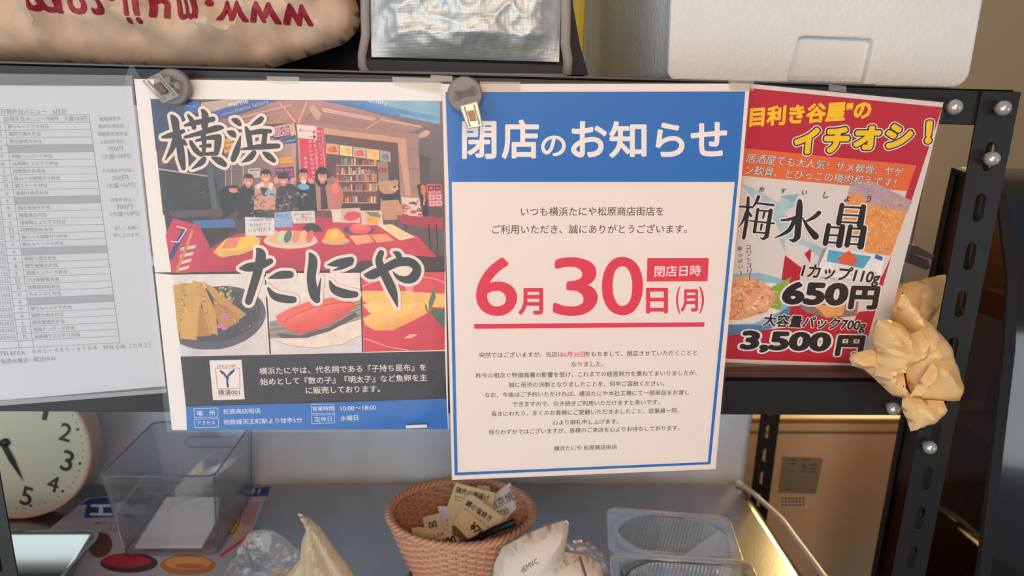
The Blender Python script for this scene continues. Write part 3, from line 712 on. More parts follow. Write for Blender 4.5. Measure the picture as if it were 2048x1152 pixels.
    I.ell(*c5(1250, 372), 28, 8, (212, 180, 170), 13); I.poly(A([(1160, 360), (1190, 290), (1260, 275), (1310, 320), (1330, 370), (1250, 390)], c5), (244, 182, 70), 15)
    I.poly(A([(1200, 340), (1230, 300), (1270, 300), (1260, 350)], c5), (250, 206, 110), 16)
    I.ell(*c5(1420, 290), 32, 10, (90, 84, 104), 13); I.ell(*c5(1430, 282), 22, 11, (232, 92, 84), 14); I.ell(*c5(1425, 270), 14, 7, (238, 120, 100), 15)
    I.poly(A([(1555, 255), (1660, 250), (1830, 345), (1720, 368)], c5), (238, 228, 204), 13); I.poly(A([(1590, 262), (1660, 258), (1790, 335), (1720, 350)], c5), (246, 214, 150), 14)
    I.poly(A([(1345, 335), (1490, 325), (1530, 380), (1400, 400)], c5), (240, 170, 130), 13); I.poly(A([(1500, 325), (1620, 320), (1680, 370), (1550, 385)], c5), (240, 166, 126), 13)
    I.poly(A([(1000, 280), (1060, 235), (1130, 260), (1160, 300), (1060, 310)], c5), (66, 60, 56), 13)
    for pts, c in [([(585, 195), (800, 205), (805, 330), (590, 335)], (226, 222, 222)), ([(800, 165), (930, 155), (935, 270), (805, 275)], (150, 176, 216)), ([(920, 155), (1095, 150), (1100, 240), (940, 245)], (222, 216, 214)),
                   ([(1280, 135), (1430, 130), (1430, 240), (1285, 240)], (226, 190, 180)), ([(1430, 150), (1585, 150), (1600, 255), (1440, 255)], (228, 200, 184)), ([(1215, 140), (1285, 140), (1290, 235), (1230, 235)], (236, 220, 196))]:
        I.poly(A(pts, c5), c, 15)
    for t, a, b, cl in [('子持昆布 漬魚', (620, 222), (785, 212), (80, 84, 92)), ('お徳用です', (620, 258), (780, 250), (110, 112, 116)), ('いか明太子', (610, 292), (780, 286), (110, 112, 116)), ('煮魚とか', (815, 190), (900, 186), (60, 80, 120)),
                        ('笠切りめんたい', (945, 178), (1075, 172), (92, 76, 76)), ('からすみ', (960, 215), (1080, 212), (140, 120, 120))]:
        I.line(t, c5(*a), c5(*b), cl, 16)
    I.ell(*c5(1010, 195), 4, 4, (236, 150, 110), 17); I.ell(*c5(1370, 190), 17, 9, (230, 76, 80), 16, -10); I.ell(*c5(1520, 215), 13, 9, (242, 170, 70), 16); I.poly(A([(1470, 160), (1560, 160), (1580, 200), (1500, 190)], c5), (120, 140, 96), 16)
    I.poly([(301, 545), (892, 538), (890, 541), (720, 543), (343, 549)], (58, 46, 48), 11)
    I.put('storefront_photo', p2, m=PHOTO)
photo_print()
def food_print():
    q = lambda x, y: (340+x*0.2778, 540+y*0.2778); A = lambda L: [q(*p) for p in L]
    I = Ink(S, 3); lt = (226, 222, 222)
    rnd = random.Random(9)
    I.poly(A([(15, 32), (690, 22), (722, 605), (78, 622)]), None, 0, [(226, 222, 220), (236, 228, 220), (226, 214, 208), (206, 206, 212)])
    # dark plate with rolls, clipped by the picture edge
    pl = []
    for k in range(40):
        a = 2*math.pi*k/40; x = 330+360*math.cos(a); y = 345+228*math.sin(a)-0.10*(x-330); e = 20+60*(y-32)/590
        pl.append((max(x, e), min(y, 572)))
    I.poly(A(pl), (92, 88, 98), 1)
    I.poly(A([(max(330+(x-330)*0.9, 20+60*(y-32)/590+4), 330+(y-345)*0.82) for x, y in pl]), (70, 68, 78), 2)
    for k in range(90):
        a = rnd.uniform(-1.3, 0.8); rr = rnd.uniform(0.72, 0.98); I.ell(*q(330+350*rr*math.cos(a), 330+190*rr*math.sin(a)), rnd.uniform(0.7, 1.8), 0.8, rnd.choice([(150, 146, 154), (120, 118, 128)]), 3, rnd.uniform(-40, 40), 6)
    for pts, c in [([(22, 110), (100, 92), (95, 300), (75, 440), (60, 470)], (206, 160, 76)), ([(100, 95), (215, 88), (225, 270), (190, 505), (72, 492), (90, 300)], (212, 168, 84)), ([(210, 250), (285, 330), (300, 470), (195, 480)], (186, 138, 62)),
                   ([(160, 75), (235, 90), (330, 300), (345, 470), (285, 450), (235, 260)], (206, 162, 80)), ([(235, 85), (320, 130), (460, 250), (555, 320), (490, 362), (340, 240)], (200, 152, 70)), ([(310, 200), (460, 300), (500, 370), (380, 440), (330, 330)], (188, 138, 60))]:
        I.poly(A(pts), c, 4)
    for a, b in [((95, 100), (80, 470)), ((220, 110), (295, 440)), ((110, 95), (100, 310)), ((310, 205), (480, 365))]:
        for k in range(28):
            t = rnd.random(); I.ell(*q(a[0]+(b[0]-a[0])*t+rnd.uniform(-7, 7), a[1]+(b[1]-a[1])*t+rnd.uniform(-7, 7)), 1.5, 1.1, rnd.choice([(150, 104, 50), (232, 200, 130), (128, 86, 44)]), 6, 0, 6)
    for k in range(26): I.ell(*q(360+rnd.uniform(0, 100), 120+rnd.uniform(0, 120)), 3, 1.7, rnd.choice([(176, 190, 76), (150, 170, 70), (196, 200, 100)]), 6, rnd.uniform(-60, 60), 8)
    for x, y, r in [(385, 335, 6), (400, 320, 5), (370, 400, 7), (395, 415, 6), (355, 405, 5), (440, 225, 4), (455, 280, 4), (395, 250, 4), (410, 340, 4)]: I.ell(*q(x, y), r, r*0.8, (220, 118, 176), 7, 0, 10)
    # red roe on a white plate
    I.poly(A([(688, 22), (1372, 14), (1385, 590), (730, 605)]), None, 0, [(238, 228, 218), (242, 230, 218), (220, 214, 216), (224, 216, 214)])
    I.poly(A([(725, 460), (1380, 330), (1382, 470), (1250, 535), (1050, 565), (860, 545), (740, 500)]), (240, 226, 210), 1); I.path(A([(740, 500), (860, 543), (1050, 563), (1250, 533), (1380, 468)]), 1.2, (176, 150, 136), 2)
    for k in range(7): I.poly(A([(716, 370+k*18), (1000, 320+k*22), (1375, 215+k*20), (1375, 232+k*20), (1000, 345+k*22), (720, 386+k*18)]), (136, 128, 118) if k % 2 else (158, 150, 138), 2)
    I.poly(A([(770, 455), (930, 470), (1150, 410), (1330, 300), (1360, 330), (1150, 440), (980, 490), (800, 490)]), (96, 86, 84), 3)
    I.poly(A([(765, 330), (850, 280), (1000, 225), (1180, 195), (1320, 230), (1150, 300), (840, 380), (775, 400)]), (238, 108, 92), 4)
    I.poly(A([(808, 385), (870, 330), (1000, 280), (1180, 240), (1330, 232), (1342, 262), (1230, 350), (1080, 420), (950, 460), (850, 432)]), None, 5, [(238, 92, 82), (246, 128, 106), (248, 122, 102), (246, 116, 98), (240, 104, 90), (226, 82, 76), (224, 76, 72), (226, 78, 72), (218, 70, 68), (230, 84, 76)])
    I.path(A([(812, 375), (900, 322), (1030, 270), (1190, 238), (1325, 232)]), 1.6, (196, 60, 60), 6)
    # yellow roe on a red plate
    I.poly(A([(1376, 14), (1978, 6), (1978, 575), (1396, 590)]), None, 0, [(226, 66, 80), (226, 70, 84), (206, 46, 66), (222, 56, 70)])
    I.path(A([(1385, 120), (1450, 85), (1600, 50), (1750, 40), (1900, 60), (1975, 90)]), 1.6, (246, 190, 190), 1); I.path(A([(1400, 490), (1560, 550), (1720, 578)]), 1.5, (246, 190, 190), 1); I.poly(A([(1680, 492), (1730, 462), (1785, 462), (1740, 490)]), (244, 186, 186), 1)
    I.poly(A([(1680, 85), (1760, 80), (1750, 160), (1700, 160)]), (242, 150, 156), 1)
    I.poly(A([(1380, 150), (1650, 150), (1978, 170), (1978, 270), (1700, 260), (1420, 240), (1390, 225)]), (246, 200, 110), 2)
    I.poly(A([(1385, 250), (1470, 230), (1600, 240), (1700, 300), (1440, 310)]), (250, 208, 122), 3)
    I.poly(A([(1392, 345), (1500, 290), (1650, 250), (1800, 230), (1880, 260), (1850, 310), (1720, 380), (1600, 435), (1480, 435), (1405, 395)]), None, 4, [(248, 206, 118), (250, 200, 104), (250, 204, 116), (250, 210, 130), (248, 196, 104), (244, 176, 84), (240, 168, 76), (238, 164, 74), (242, 176, 86), (248, 196, 104)])
    I.poly(A([(1905, 105), (1912, 200), (1890, 260), (1865, 300), (1862, 230)]), (96, 128, 84), 5); I.poly(A([(1832, 235), (1850, 260), (1860, 310), (1840, 290)]), (104, 132, 80), 5)
    I.poly(A([(1870, 300), (1920, 275), (1978, 285), (1978, 420), (1930, 380), (1890, 330)]), (74, 112, 84), 5); I.path(A([(1862, 300), (1850, 380), (1808, 465)]), 1.8, (150, 110, 62), 6)
    for a, b in [((685, 15), (722, 605)), ((1372, 8), (1388, 592))]: I.seg(q(*a), q(*b), 2.8, (44, 36, 38), 7)
    I.seg(q(5, 30), q(1978, 4), 1.6, (44, 36, 38), 7)
    I.put('food_photos', p2, m=PHOTO)
food_print()
def p2_text():
    q = lambda x, y: (340+x*0.2778, 540+y*0.2778); A = lambda L: [q(*p) for p in L]
    I = Ink(S, 2)
    I.poly([(361, 713), (890, 702), (893, 797), (720, 803), (372, 813)], (42, 36, 40), 0)
    I.put('black_band', p2); I = Ink(S, 2)
    I.poly([(372, 812), (720, 802), (893, 796), (896, 858), (374, 860)], (36, 112, 196), 0); I.put('blue_band', p2)
    I = Ink(S, 2); w = (232, 222, 216)
    I.line('横浜たにやは、代名詞である『子持ち昆布』を', q(643, 728), q(1843, 700), w, 1, 0.012)
    I.line('始めとして『数の子』『明太子』など魚卵を主', q(650, 805), q(1850, 774), w, 1, 0.012)
    I.line('に販売しております。', q(978, 868), q(1512, 854), w, 1, 0.012)
    w = (222, 228, 240)
    for bx, t, a, b in [([(173, 998), (344, 993), (346, 1058), (176, 1062)], '場　所', (192, 1032), (326, 1028)), ([(176, 1075), (348, 1068), (349, 1130), (180, 1134)], 'アクセス', (196, 1103), (326, 1098)),
                        ([(1018, 968), (1183, 965), (1184, 1030), (1020, 1034)], '営業時間', (1027, 999), (1178, 995)), ([(1020, 1045), (1186, 1040), (1186, 1100), (1022, 1106)], '定休日', (1040, 1076), (1165, 1071))]:
        I.path(A(bx), 0.9, w, 1, True); I.line(t, q(*a), q(*b), w, 1, 0.008)
    for t, a, b in [('松原商店街店', (383, 1020), (651, 1013)), ('相鉄線天王町駅より徒歩5分', (386, 1096), (952, 1079)), ('10:00〜18:00', (1228, 996), (1484, 988)), ('水曜日', (1228, 1069), (1354, 1063))]:
        I.line(t, q(*a), q(*b), w, 1, 0.008)
    I.put('band_text', p2)
    I = Ink(S, 3)
    I.poly(A([(284, 650), (515, 646), (538, 930), (310, 937)]), (240, 232, 226), 0); I.path(A([(328, 708), (500, 706), (505, 850), (342, 853)]), 1.1, (200, 50, 60), 1, True)
    I.line('SINCE1989', q(340, 692), q(470, 690), (50, 44, 50), 1); nb = (34, 72, 112)
    I.stroke([(*q(362, 725), 1.6), (*q(380, 740), 2.8), (*q(400, 755), 1.6)], nb, 1); I.stroke([(*q(462, 720), 2.0), (*q(440, 740), 3.0), (*q(420, 760), 2.2)], nb, 1)
    I.stroke([(*q(395, 762), 1.4), (*q(414, 775), 3.2), (*q(412, 800), 1.9), (*q(417, 838), 2.6)], nb, 1)
    I.line('横濱001', q(345, 881), q(502, 879), (50, 44, 50), 1, 0.012); I.line('YOKOHAMA GOODS', q(350, 906), q(500, 901), (170, 60, 60), 1)
    I.put('logo_card', p2, 'small white card with a blue letter Y emblem')
p2_text()
def brush_print():
    sA = 0.15625; sB = 0.20508
    fa = lambda L: [(300+x*sA, 200+y*sA, w*sA) for x, y, w in L]; fb = lambda L: [(460+x*sB, 480+y*sB, w*sB) for x, y, w in L]
    K = [[(285, 205, 22), (325, 270, 50), (345, 400, 45), (385, 560, 48), (410, 740, 48), (435, 870, 30)], [(170, 475, 18), (280, 450, 38), (430, 400, 28)], [(330, 500, 40), (290, 620, 35), (205, 765, 8)], [(430, 530, 32), (468, 570, 18)],
         [(455, 325, 16), (560, 295, 34), (640, 280, 34), (810, 245, 36)], [(495, 195, 16), (540, 260, 32), (570, 350, 32)], [(680, 135, 24), (712, 200, 45), (705, 340, 42)], [(455, 475, 20), (640, 425, 32), (860, 360, 40), (940, 355, 14)],
         [(530, 540, 26), (590, 640, 36), (660, 700, 28)], [(600, 520, 18), (740, 485, 26), (870, 475, 40)], [(880, 480, 46), (872, 580, 44), (855, 680, 32)], [(685, 430, 36), (700, 560, 30), (690, 690, 22)], [(650, 590, 16), (770, 582, 28)], [(650, 695, 20), (850, 685, 28)],
         [(700, 750, 30), (660, 800, 40), (545, 880, 8)], [(805, 735, 16), (890, 775, 46), (960, 825, 34)],
         [(1060, 250, 16), (1110, 270, 40), (1155, 312, 26)], [(1000, 405, 14), (1060, 430, 42), (1095, 468, 16)], [(1165, 460, 8), (1120, 630, 42), (1070, 760, 36)],
         [(1430, 240, 34), (1390, 275, 38), (1290, 328, 6)], [(1235, 355, 20), (1265, 440, 38), (1290, 600, 34)], [(1300, 420, 30), (1430, 400, 34), (1545, 400, 26)], [(1475, 440, 34), (1458, 600, 34)],
         [(1175, 630, 12), (1400, 600, 36), (1640, 588, 34)], [(1335, 675, 34), (1280, 740, 40), (1175, 800, 6)], [(1455, 670, 14), (1520, 715, 42), (1590, 775, 28)]]
    T = [[(265, 85, 10), (305, 140, 48), (280, 280, 44), (230, 450, 40), (185, 595, 36)], [(98, 275, 8), (180, 265, 42), (300, 245, 40), (395, 205, 30)], [(380, 370, 6), (490, 340, 38), (590, 335, 36)], [(378, 470, 14), (430, 540, 34), (520, 570, 40), (620, 580, 34)],
         [(780, 130, 12), (812, 200, 44), (795, 370, 44), (822, 520, 48), (850, 580, 34)], [(862, 540, 18), (872, 460, 14), (888, 370, 4)], [(955, 240, 6), (1060, 222, 38), (1180, 195, 34)], [(1010, 295, 5), (1100, 262, 20), (1185, 225, 20)], [(975, 400, 10), (1020, 480, 38), (1120, 520, 44), (1225, 528, 30)],
         [(1312, 338, 8), (1390, 335, 46), (1520, 270, 40), (1640, 215, 44), (1760, 215, 42), (1825, 280, 42), (1790, 360, 48), (1720, 385, 36), (1640, 360, 22), (1590, 305, 4)], [(1475, 125, 30), (1455, 210, 36), (1520, 350, 44), (1590, 500, 42), (1635, 650, 5)], [(1590, 112, 4), (1640, 140, 30), (1655, 190, 24)]]
    for nm, L, f, gw, s in (('upper_brush_lettering', K, fa, 38, sA), ('lower_brush_lettering', T, fb, 30, sB)):
        I = Ink(S, 20)
        for st in L: I.stroke(f(st), (240, 226, 214), 0, gw*s); 
        for st in L: I.stroke(f(st), (46, 42, 44), 2)
        I.put(nm, p2, 'black brush characters with a white outline')
brush_print()
sl = sheet_on(S, [(254, 152), (262, 131), (268, 131), (284, 156), (886, 158), (900, 862), (336, 862)], 0.0003, FILM, 'laminate', p2, 0.0022)
for k, (a, b, c, d) in enumerate([((536, 153), (600, 154), (600, 166), (536, 164)), ((785, 154), (880, 157), (880, 186), (788, 170)), ((862, 150), (905, 152), (905, 164), (862, 163))]):
    sheet_on(S, [a, b, c, d], 0.0002, TAPE, 'tape_strip', p2, 0.0027)
sheet_on(S, [(812, 848), (854, 846), (855, 852), (813, 854)], 0.0004, mat('peeled_edge', (236, 220, 210), 0.5), 'peeled_edge', p2, 0.0029)

# ---- closing notice ------------------------------------------------------
p3 = thing('closing_notice', 'closing notice with blue header and large red date', 'notice', atY(1165, 950, -0.014))
S = Surf(atY(1180, 560, -0.014), (0, -1, 0), (1, 0, 0))
sheet_on(S, [(884, 168), (1500, 167), (1431, 938), (1290, 944), (1000, 956), (904, 960)], 0.0004, mat('notice_paper', (240, 231, 224), 0.6, spec=0.25, var=0.02, vscale=14), 'paper', p3)
def notice_print():
    BL = (40, 116, 196); RD = (226, 62, 88); W_ = (246, 240, 236); G = (92, 84, 82)
    I = Ink(S, 1); I.poly([(891, 184), (1490.5, 183), (1476, 364), (897, 364)], BL, 0); I.put('header_band', p3)
    I = Ink(S, 1); o = [(897, 364), (1476, 364), (1421, 928.5), (909, 951)]; n = [(903.5, 364), (1469.5, 363.5), (1415.5, 924), (915.5, 945)]
    for a, b in ((1, 2), (2, 3), (3, 0)): I.poly([o[a], o[b], n[b], n[a]], BL, 0)
    I.put('border', p3)
    I = Ink(S, 2)
    for ch, x0, y0, x1, y1 in [('閉', 924, 242, 993, 318), ('店', 1003, 239, 1078, 318), ('の', 1082, 271, 1131.5, 313), ('お', 1142, 242, 1214, 315), ('知', 1218, 242, 1293, 316), ('ら', 1311, 245, 1369, 314), ('せ', 1381, 244, 1454, 313)]:
        I.glyph(ch, x0, y0, x1, y1, W_, 0, 0.025, None, 0, 6)
    I.put('title_text', p3)
    I = Ink(S, 1)
    I.line('いつも横浜たにや松原商店街店を', (1041.5, 423.5), (1327.3, 422.5), G, 0, 0.008); I.line('ご利用いただき、誠にありがとうございます。', (984.5, 459), (1374.5, 458), G, 0, 0.008)
    I.put('greeting_text', p3)
    I = Ink(S, 1)
    for ch, x0, y0, x1, y1 in [('6', 952, 514.6, 1034.5, 632), ('月', 1036.6, 576, 1086.5, 629.6), ('3', 1105.8, 514.6, 1195.5, 632), ('0', 1203.6, 513.6, 1286, 630.7), ('日', 1292, 575.5, 1336, 627), ('(', 1352, 573, 1361, 627), ('月', 1361, 578.6, 1396, 623.6), (')', 1398, 573, 1408, 627)]:
        I.glyph(ch, x0, y0, x1, y1, RD, 0, (0.012 if ch in '630' else 0.03 if ch not in '()' else 0.012), None, 0, 10)
    I.put('date_text', p3)
    I = Ink(S, 1); I.poly([(1294.6, 516), (1417.6, 516), (1415, 562.5), (1293.5, 563)], RD, 0); I.line('閉店日時', (1309, 543), (1402, 541), W_, 1, 0.012); I.put('date_tag', p3)
    I = Ink(S, 1); I.poly([(948, 648), (1409, 644.4), (1408.5, 653.5), (948.5, 657.7)], RD, 0); I.put('underline', p3)
    I = Ink(S, 1); b = 0.008
    I.line('突然ではございますが、当店は6月30日をもちまして、閉店させていただくことと', (958.2, 710.4), (1394.2, 705.6), G, 0, b)
    for t, l, r in [('なりました。', (1143, 728.6), (1207, 728)), ('昨今の相次ぐ物価高騰の影響を受け、これまでの経営努力を重ねてまいりましたが、', (952, 751.3), (1393.8, 745.8)), ('誠に苦渋の決断となりましたことを、何卒ご容赦ください。', (1017.6, 769.7), (1328.4, 766.6)),
                    ('なお、今後はご予約いただければ、横浜たにや本社工場にて一部商品をお渡し', (969.7, 790), (1378.7, 784.6)), ('できますので、引き続きご利用いただけますと幸いです。', (1025, 808.7), (1319.6, 804.4)), ('長きにわたり、多くのお客様にご愛顧いただきましたこと、従業員一同、', (982.6, 827.9), (1358.3, 820.7)),
                    ('心より御礼申し上げます。', (1105.4, 845.1), (1237, 842.7)), ('残りわずかではございますが、皆様のご来店を心よりお待ちしております。', (977.6, 864.7), (1359.5, 855.9)), ('横浜たにや 松原商店街店', (1107.8, 897.3), (1233.9, 893.7))]:
        I.line(t, l, r, G, 0, b)
    # the date inside the first sentence is printed in red: a patch of paper colour under red letters
    I.put('body_text', p3)
    I = Ink(S, 3)
    I.poly([(1126, 702.5), (1170.5, 702), (1170.5, 715.5), (1126, 716)], (240, 231, 224), 0); I.line('6月30日', (1127, 709), (1169.8, 708.4), RD, 1, 0.014); I.put('red_date_text', p3)
notice_print()
sl = sheet_on(S, [(882, 165), (1503, 163), (1434, 941), (1290, 946), (985, 958), (985, 961), (903, 964)], 0.0003, FILM, 'sleeve', p3, 0.0014)
sheet_on(S, [(960, 163), (1040, 164), (1040, 185), (960, 184)], 0.0002, TAPE, 'tape_strip', p3, 0.0018)
sheet_on(S, [(1455, 158), (1506, 160), (1506, 182), (1458, 181)], 0.0002, TAPE, 'tape_strip', p3, 0.0018)

# ---- red product poster ---------------------------------------------------
p4 = thing('product_poster', 'tilted red and white product poster with prices beside the post', 'poster', atY(1610, 732, 0.022))
a_, b_, c_ = atY(1500, 168, -0.007), atY(1888, 204, -0.007), atY(1610, 732, 0.022)
nn = (b_-a_).cross(c_-a_).normalized()
if nn.y > 0: nn = -nn
S = Surf((a_+b_+c_)/3, nn, (1, 0, 0))
sheet_on(S, [(1462, 164), (1887, 205), (1756, 737), (1430, 724)], 0.0004, mat('poster_stock', (224, 217, 213), 0.6, spec=0.25), 'paper', p4)
def product_print():
    q = lambda x, y: (1328+x*0.35156, y*0.35156); e = lambda x, y: (1460+x*0.3213, 370+y*0.3213)
    A = lambda L, f: [f(*p) for p in L]
    RD = (192, 34, 58); rnd = random.Random(3)
    I = Ink(S, 1); I.poly([(1468, 173), (1884.5, 214.5), (1822, 404), (1808, 400), (1832, 331), (1450, 296)], RD, 0)
    I.poly(A([(1005, 440), (950, 560), (905, 620), (880, 780), (800, 790), (770, 850), (380, 740), (330, 890), (-60, 930), (-70, 1080), (790, 1112), (830, 1045)], e), RD, 0)
    I.poly(A([(342, 437), (452, 520), (430, 600), (316, 620)], e), RD, 0); I.poly(A([(508, 392), (462, 428), (498, 485)], e), RD, 0)
    I.poly([(1455, 293), (1831.5, 330.5), (1815, 382.5), (1450, 348)], (232, 112, 58), 1); I.put('red_ground', p4)
    I = Ink(S, 3)
    I.poly(A([(60, -10), (150, 20), (300, 110), (340, 60), (430, 60), (400, 130), (340, 170), (450, 330), (590, 400), (560, 450), (470, 380), (330, 330), (280, 230), (180, 120)], e), (176, 204, 212), 0)
    I.poly(A([(310, 70), (430, 55), (390, 110)], e), (150, 184, 194), 1)
    I.poly(A([(300, 330), (340, 340), (345, 420)], e), (176, 204, 212), 0)
    I.poly(A([(755, -20), (890, -20), (1135, 100), (1100, 175), (870, 125), (730, 60)], e), (190, 164, 172), 1)
    I.poly(A([(735, 62), (800, 50), (870, 118), (1100, 168), (1000, 440), (850, 420), (700, 250)], e), (232, 160, 92), 2)
    for k in range(150):
        x = rnd.uniform(780, 1075); y = rnd.uniform(90, 420)
        if x < 1100-(y-168)*0.38: I.seg(e(x, y), e(x+rnd.uniform(-22, 22), y+rnd.uniform(-22, 22)), rnd.uniform(1.2, 2.6), rnd.choice([(246, 190, 120), (222, 140, 76), (240, 176, 104), (250, 206, 146), (206, 122, 70)]), 3)
    I.poly(A([(575, 400), (610, 380), (540, 530), (520, 560)], e), (170, 150, 150), 2)
    I.poly(A([(605, 385), (962, 442), (930, 610), (530, 560)], e), (240, 236, 236), 4); I.poly(A([(612, 402), (880, 445), (830, 520), (600, 475)], e), (96, 176, 214), 5)
    I.poly(A([(665, 460), (740, 405), (790, 460), (780, 500), (690, 490)], e), (226, 104, 60), 6); I.poly(A([(905, 430), (952, 448), (945, 472), (898, 456)], e), (60, 110, 190), 6)
    for k in range(36): x = rnd.uniform(560, 920); y = rnd.uniform(535, 600); I.seg(e(x, y), e(x+rnd.uniform(8, 24), y+4), 1, (150, 144, 146), 5)
    I.poly(A([(410, 735), (520, 740), (800, 725), (790, 815), (600, 830), (470, 790)], e), (150, 120, 122), 2); I.poly(A([(520, 750), (720, 740), (700, 810), (600, 825)], e), (232, 172, 110), 3)
    # dish
    I.poly(A([(-60, 560), (180, 545), (330, 590), (380, 745), (260, 880), (-60, 930)], e), (150, 196, 216), 3); I.poly(A([(-60, 870), (200, 870), (380, 745), (370, 800), (250, 895), (-60, 945)], e), (84, 140, 184), 4)
    I.poly(A([(-60, 600), (290, 610), (320, 780), (150, 860), (-60, 870)], e), (240, 232, 222), 4)
    I.poly(A([(250, 640), (385, 568), (330, 680), (315, 780), (240, 760)], e), (150, 180, 70), 5)
    I.poly(A([(-60, 600), (110, 560), (230, 620), (290, 700), (230, 790), (60, 840), (-60, 840)], e), (232, 172, 130), 6)
    for k in range(150):
        x = rnd.uniform(-20, 265); y = rnd.uniform(585, 815)
        if (x-90)**2/200**2+(y-700)**2/125**2 < 1: I.seg(e(x, y), e(x+rnd.uniform(-40, 40), y+rnd.uniform(-30, 30)), rnd.uniform(1.4, 3.4), rnd.choice([(244, 206, 170), (222, 140, 100), (206, 116, 84), (250, 222, 190), (236, 180, 140)]), 7)
    I.put('product_photos', p4, m=PHOTO)
    # lettering
    BK = (40, 36, 38); WH = (242, 236, 232); YE = (250, 206, 24)
    I = Ink(S, 5)
    I.line('目利き谷屋"の', q(486, 668), q(1180, 622), YE, 0, 0.045)
    for ch, x0, y0, x1, y1 in [('イ', 722, 715, 880, 885), ('チ', 890, 712, 1055, 880), ('オ', 1060, 705, 1232, 862), ('シ', 1240, 695, 1415, 855), ('！', 1470, 676, 1528, 826)]:
        a, b = q(x0+9, y0+9), q(x1-9, y1-9)
        for gl, c, l in ((0.15, WH, 2), (0.11, BK, 3), (0.062, YE, 4)): I.glyph(ch, a[0], a[1], b[0], b[1], c, l, gl, 0.062, 6 if ch != '！' else 4)
    I.put('headline_text', p4)
    I = Ink(S, 5)
    for t, l, r in (('居酒屋でも大人気！サメ軟骨、ヤゲ', q(470, 897), q(1360, 980)), ('ン軟骨、とびっこの梅肉和えです！', q(462, 966), q(1318, 1042))):
        I.line(t, l, r, (70, 52, 50), 0, 0.03, ref=0.0); I.line(t, l, r, WH, 1, -0.002)
    I.put('orange_band_text', p4)
    I = Ink(S, 12)
    for ch, x, y in zip('めすいしょう', (197, 330, 462, 597, 728, 862), (25, 35, 45, 60, 80, 85)): I.line(ch, e(x-16, y), e(x+16, y+2), BK, 0, 0.01)
    def day(l, t, r, bt, sk):
        """one sun box of the third character: thick uprights, thin bars, leaning"""
        X = lambda x, y: x-sk*(y-t)
        yy = lambda x, y: y+(x-l)*0.06
        return [[(X(l, t), yy(l, t)-6, 15), (X(l, bt), yy(l, bt), 17)], [(X(r, t), yy(r, t)-2, 18), (X(r, bt), yy(r, bt)+4, 21)], [(X(l, t), yy(l, t)+4, 6), (X(r, t), yy(r, t)+4, 7)], [(X(l, (t+bt)/2), yy(l, (t+bt)/2), 6), (X(r, (t+bt)/2), yy(r, (t+bt)/2), 6)], [(X(l, bt), yy(l, bt)-8, 6), (X(r, bt), yy(r, bt)-8, 6)]]
    NAME = day(695, 130, 828, 236, 0.2)+day(612, 256, 698, 362, 0.2)+day(748, 264, 832, 372, 0.2)
    NAME += [[(432, 100, 14), (430, 150, 21), (418, 320, 20)], [(418, 320, 18), (395, 345, 12), (368, 338, 3)], [(318, 218, 6), (360, 214, 9), (404, 202, 10)], [(404, 202, 12), (365, 280, 13), (278, 328, 3)], [(552, 172, 14), (520, 200, 12), (462, 230, 4)], [(450, 205, 4), (485, 265, 14), (530, 318, 22)]]
    NAME += [[(112, 78, 9), (104, 200, 12), (84, 328, 11)], [(60, 132, 6), (138, 138, 7)], [(100, 165, 8), (80, 220, 7), (52, 262, 2)], [(112, 160, 4), (128, 190, 9)], [(176, 72, 11), (160, 110, 9), (138, 138, 3)], [(165, 112, 6), (268, 124, 8)], [(172, 150, 9), (150, 290, 11)], [(252, 158, 13), (226, 318, 14)], [(172, 156, 5), (252, 164, 6)], [(122, 222, 5), (272, 238, 6)], [(150, 292, 5), (240, 300, 6)], [(212, 172, 8), (204, 205, 6)], [(196, 246, 8), (190, 278, 6)], [(226, 318, 12), (205, 334, 8), (186, 326, 2)]]
    g = lambda L: [(*e(x, y), w*0.3213) for x, y, w in L]
    for st in NAME: I.stroke(g(st), WH, 1, 2.6)
    for st in NAME: I.stroke(g(st), BK, 2)
    I.put('product_name_text', p4)
    I = Ink(S, 12)
    def price(t, l, r, sy, bd, shear=0.0):
        I.line(t, l, r, WH, 0, bd+0.06, sy, 4, shear, bd); I.line(t, l, r, BK, 1, bd, sy, 4, shear, bd)
    price('1カップ110g', e(447, 528), e(933, 574), 1.05, 0.03, 0.0)
    price('大容量パック700g', e(208, 838), e(845, 872), 1.05, 0.03)
    for t, bx, sl_ in [('650', (306, 592, 728, 748), 10), ('円', (722, 618, 918, 778), 4), ('3,500', (46, 896, 620, 1045), 14), ('円', (640, 925, 826, 1068), 3)]:
        a, b = e(bx[0]+6, bx[1]+6), e(bx[2]-6, bx[3]-6)
        for gl, c, l in ((0.11, WH, 0), (0.055, BK, 1)): I.glyph(t, a[0], a[1], b[0], b[1], c, l, gl, 0.055, 8, slope=sl_*0.3213)
    I.put('price_text', p4)
    I = Ink(S, 12)
    for txt, x, y in (('コリッコリー', 114, 385), ('酸っぱいー', 62, 395)):
        for k, ch in enumerate(txt): I.line(ch if ch != 'ー' else '｜', e(x-13+k, y+k*38), e(x+13+k, y+k*38), (52, 60, 90), 0) if ch != 'ー' else I.seg(e(x+2+k, y-15+k*38), e(x+3+k, y+15+k*38), 1.2, (52, 60, 90), 0)
    I.put('vertical_text', p4)
product_print()
sheet_on(S, [(1462, 160), (1891, 202), (1759, 741), (1430, 727)], 0.0003, FILM, 'sleeve', p4, 0.0016)
sheet_on(S, [(1655, 168), (1690, 172), (1690, 184), (1655, 180)], 0.0002, TAPE, 'tape_strip', p4, 0.0022)

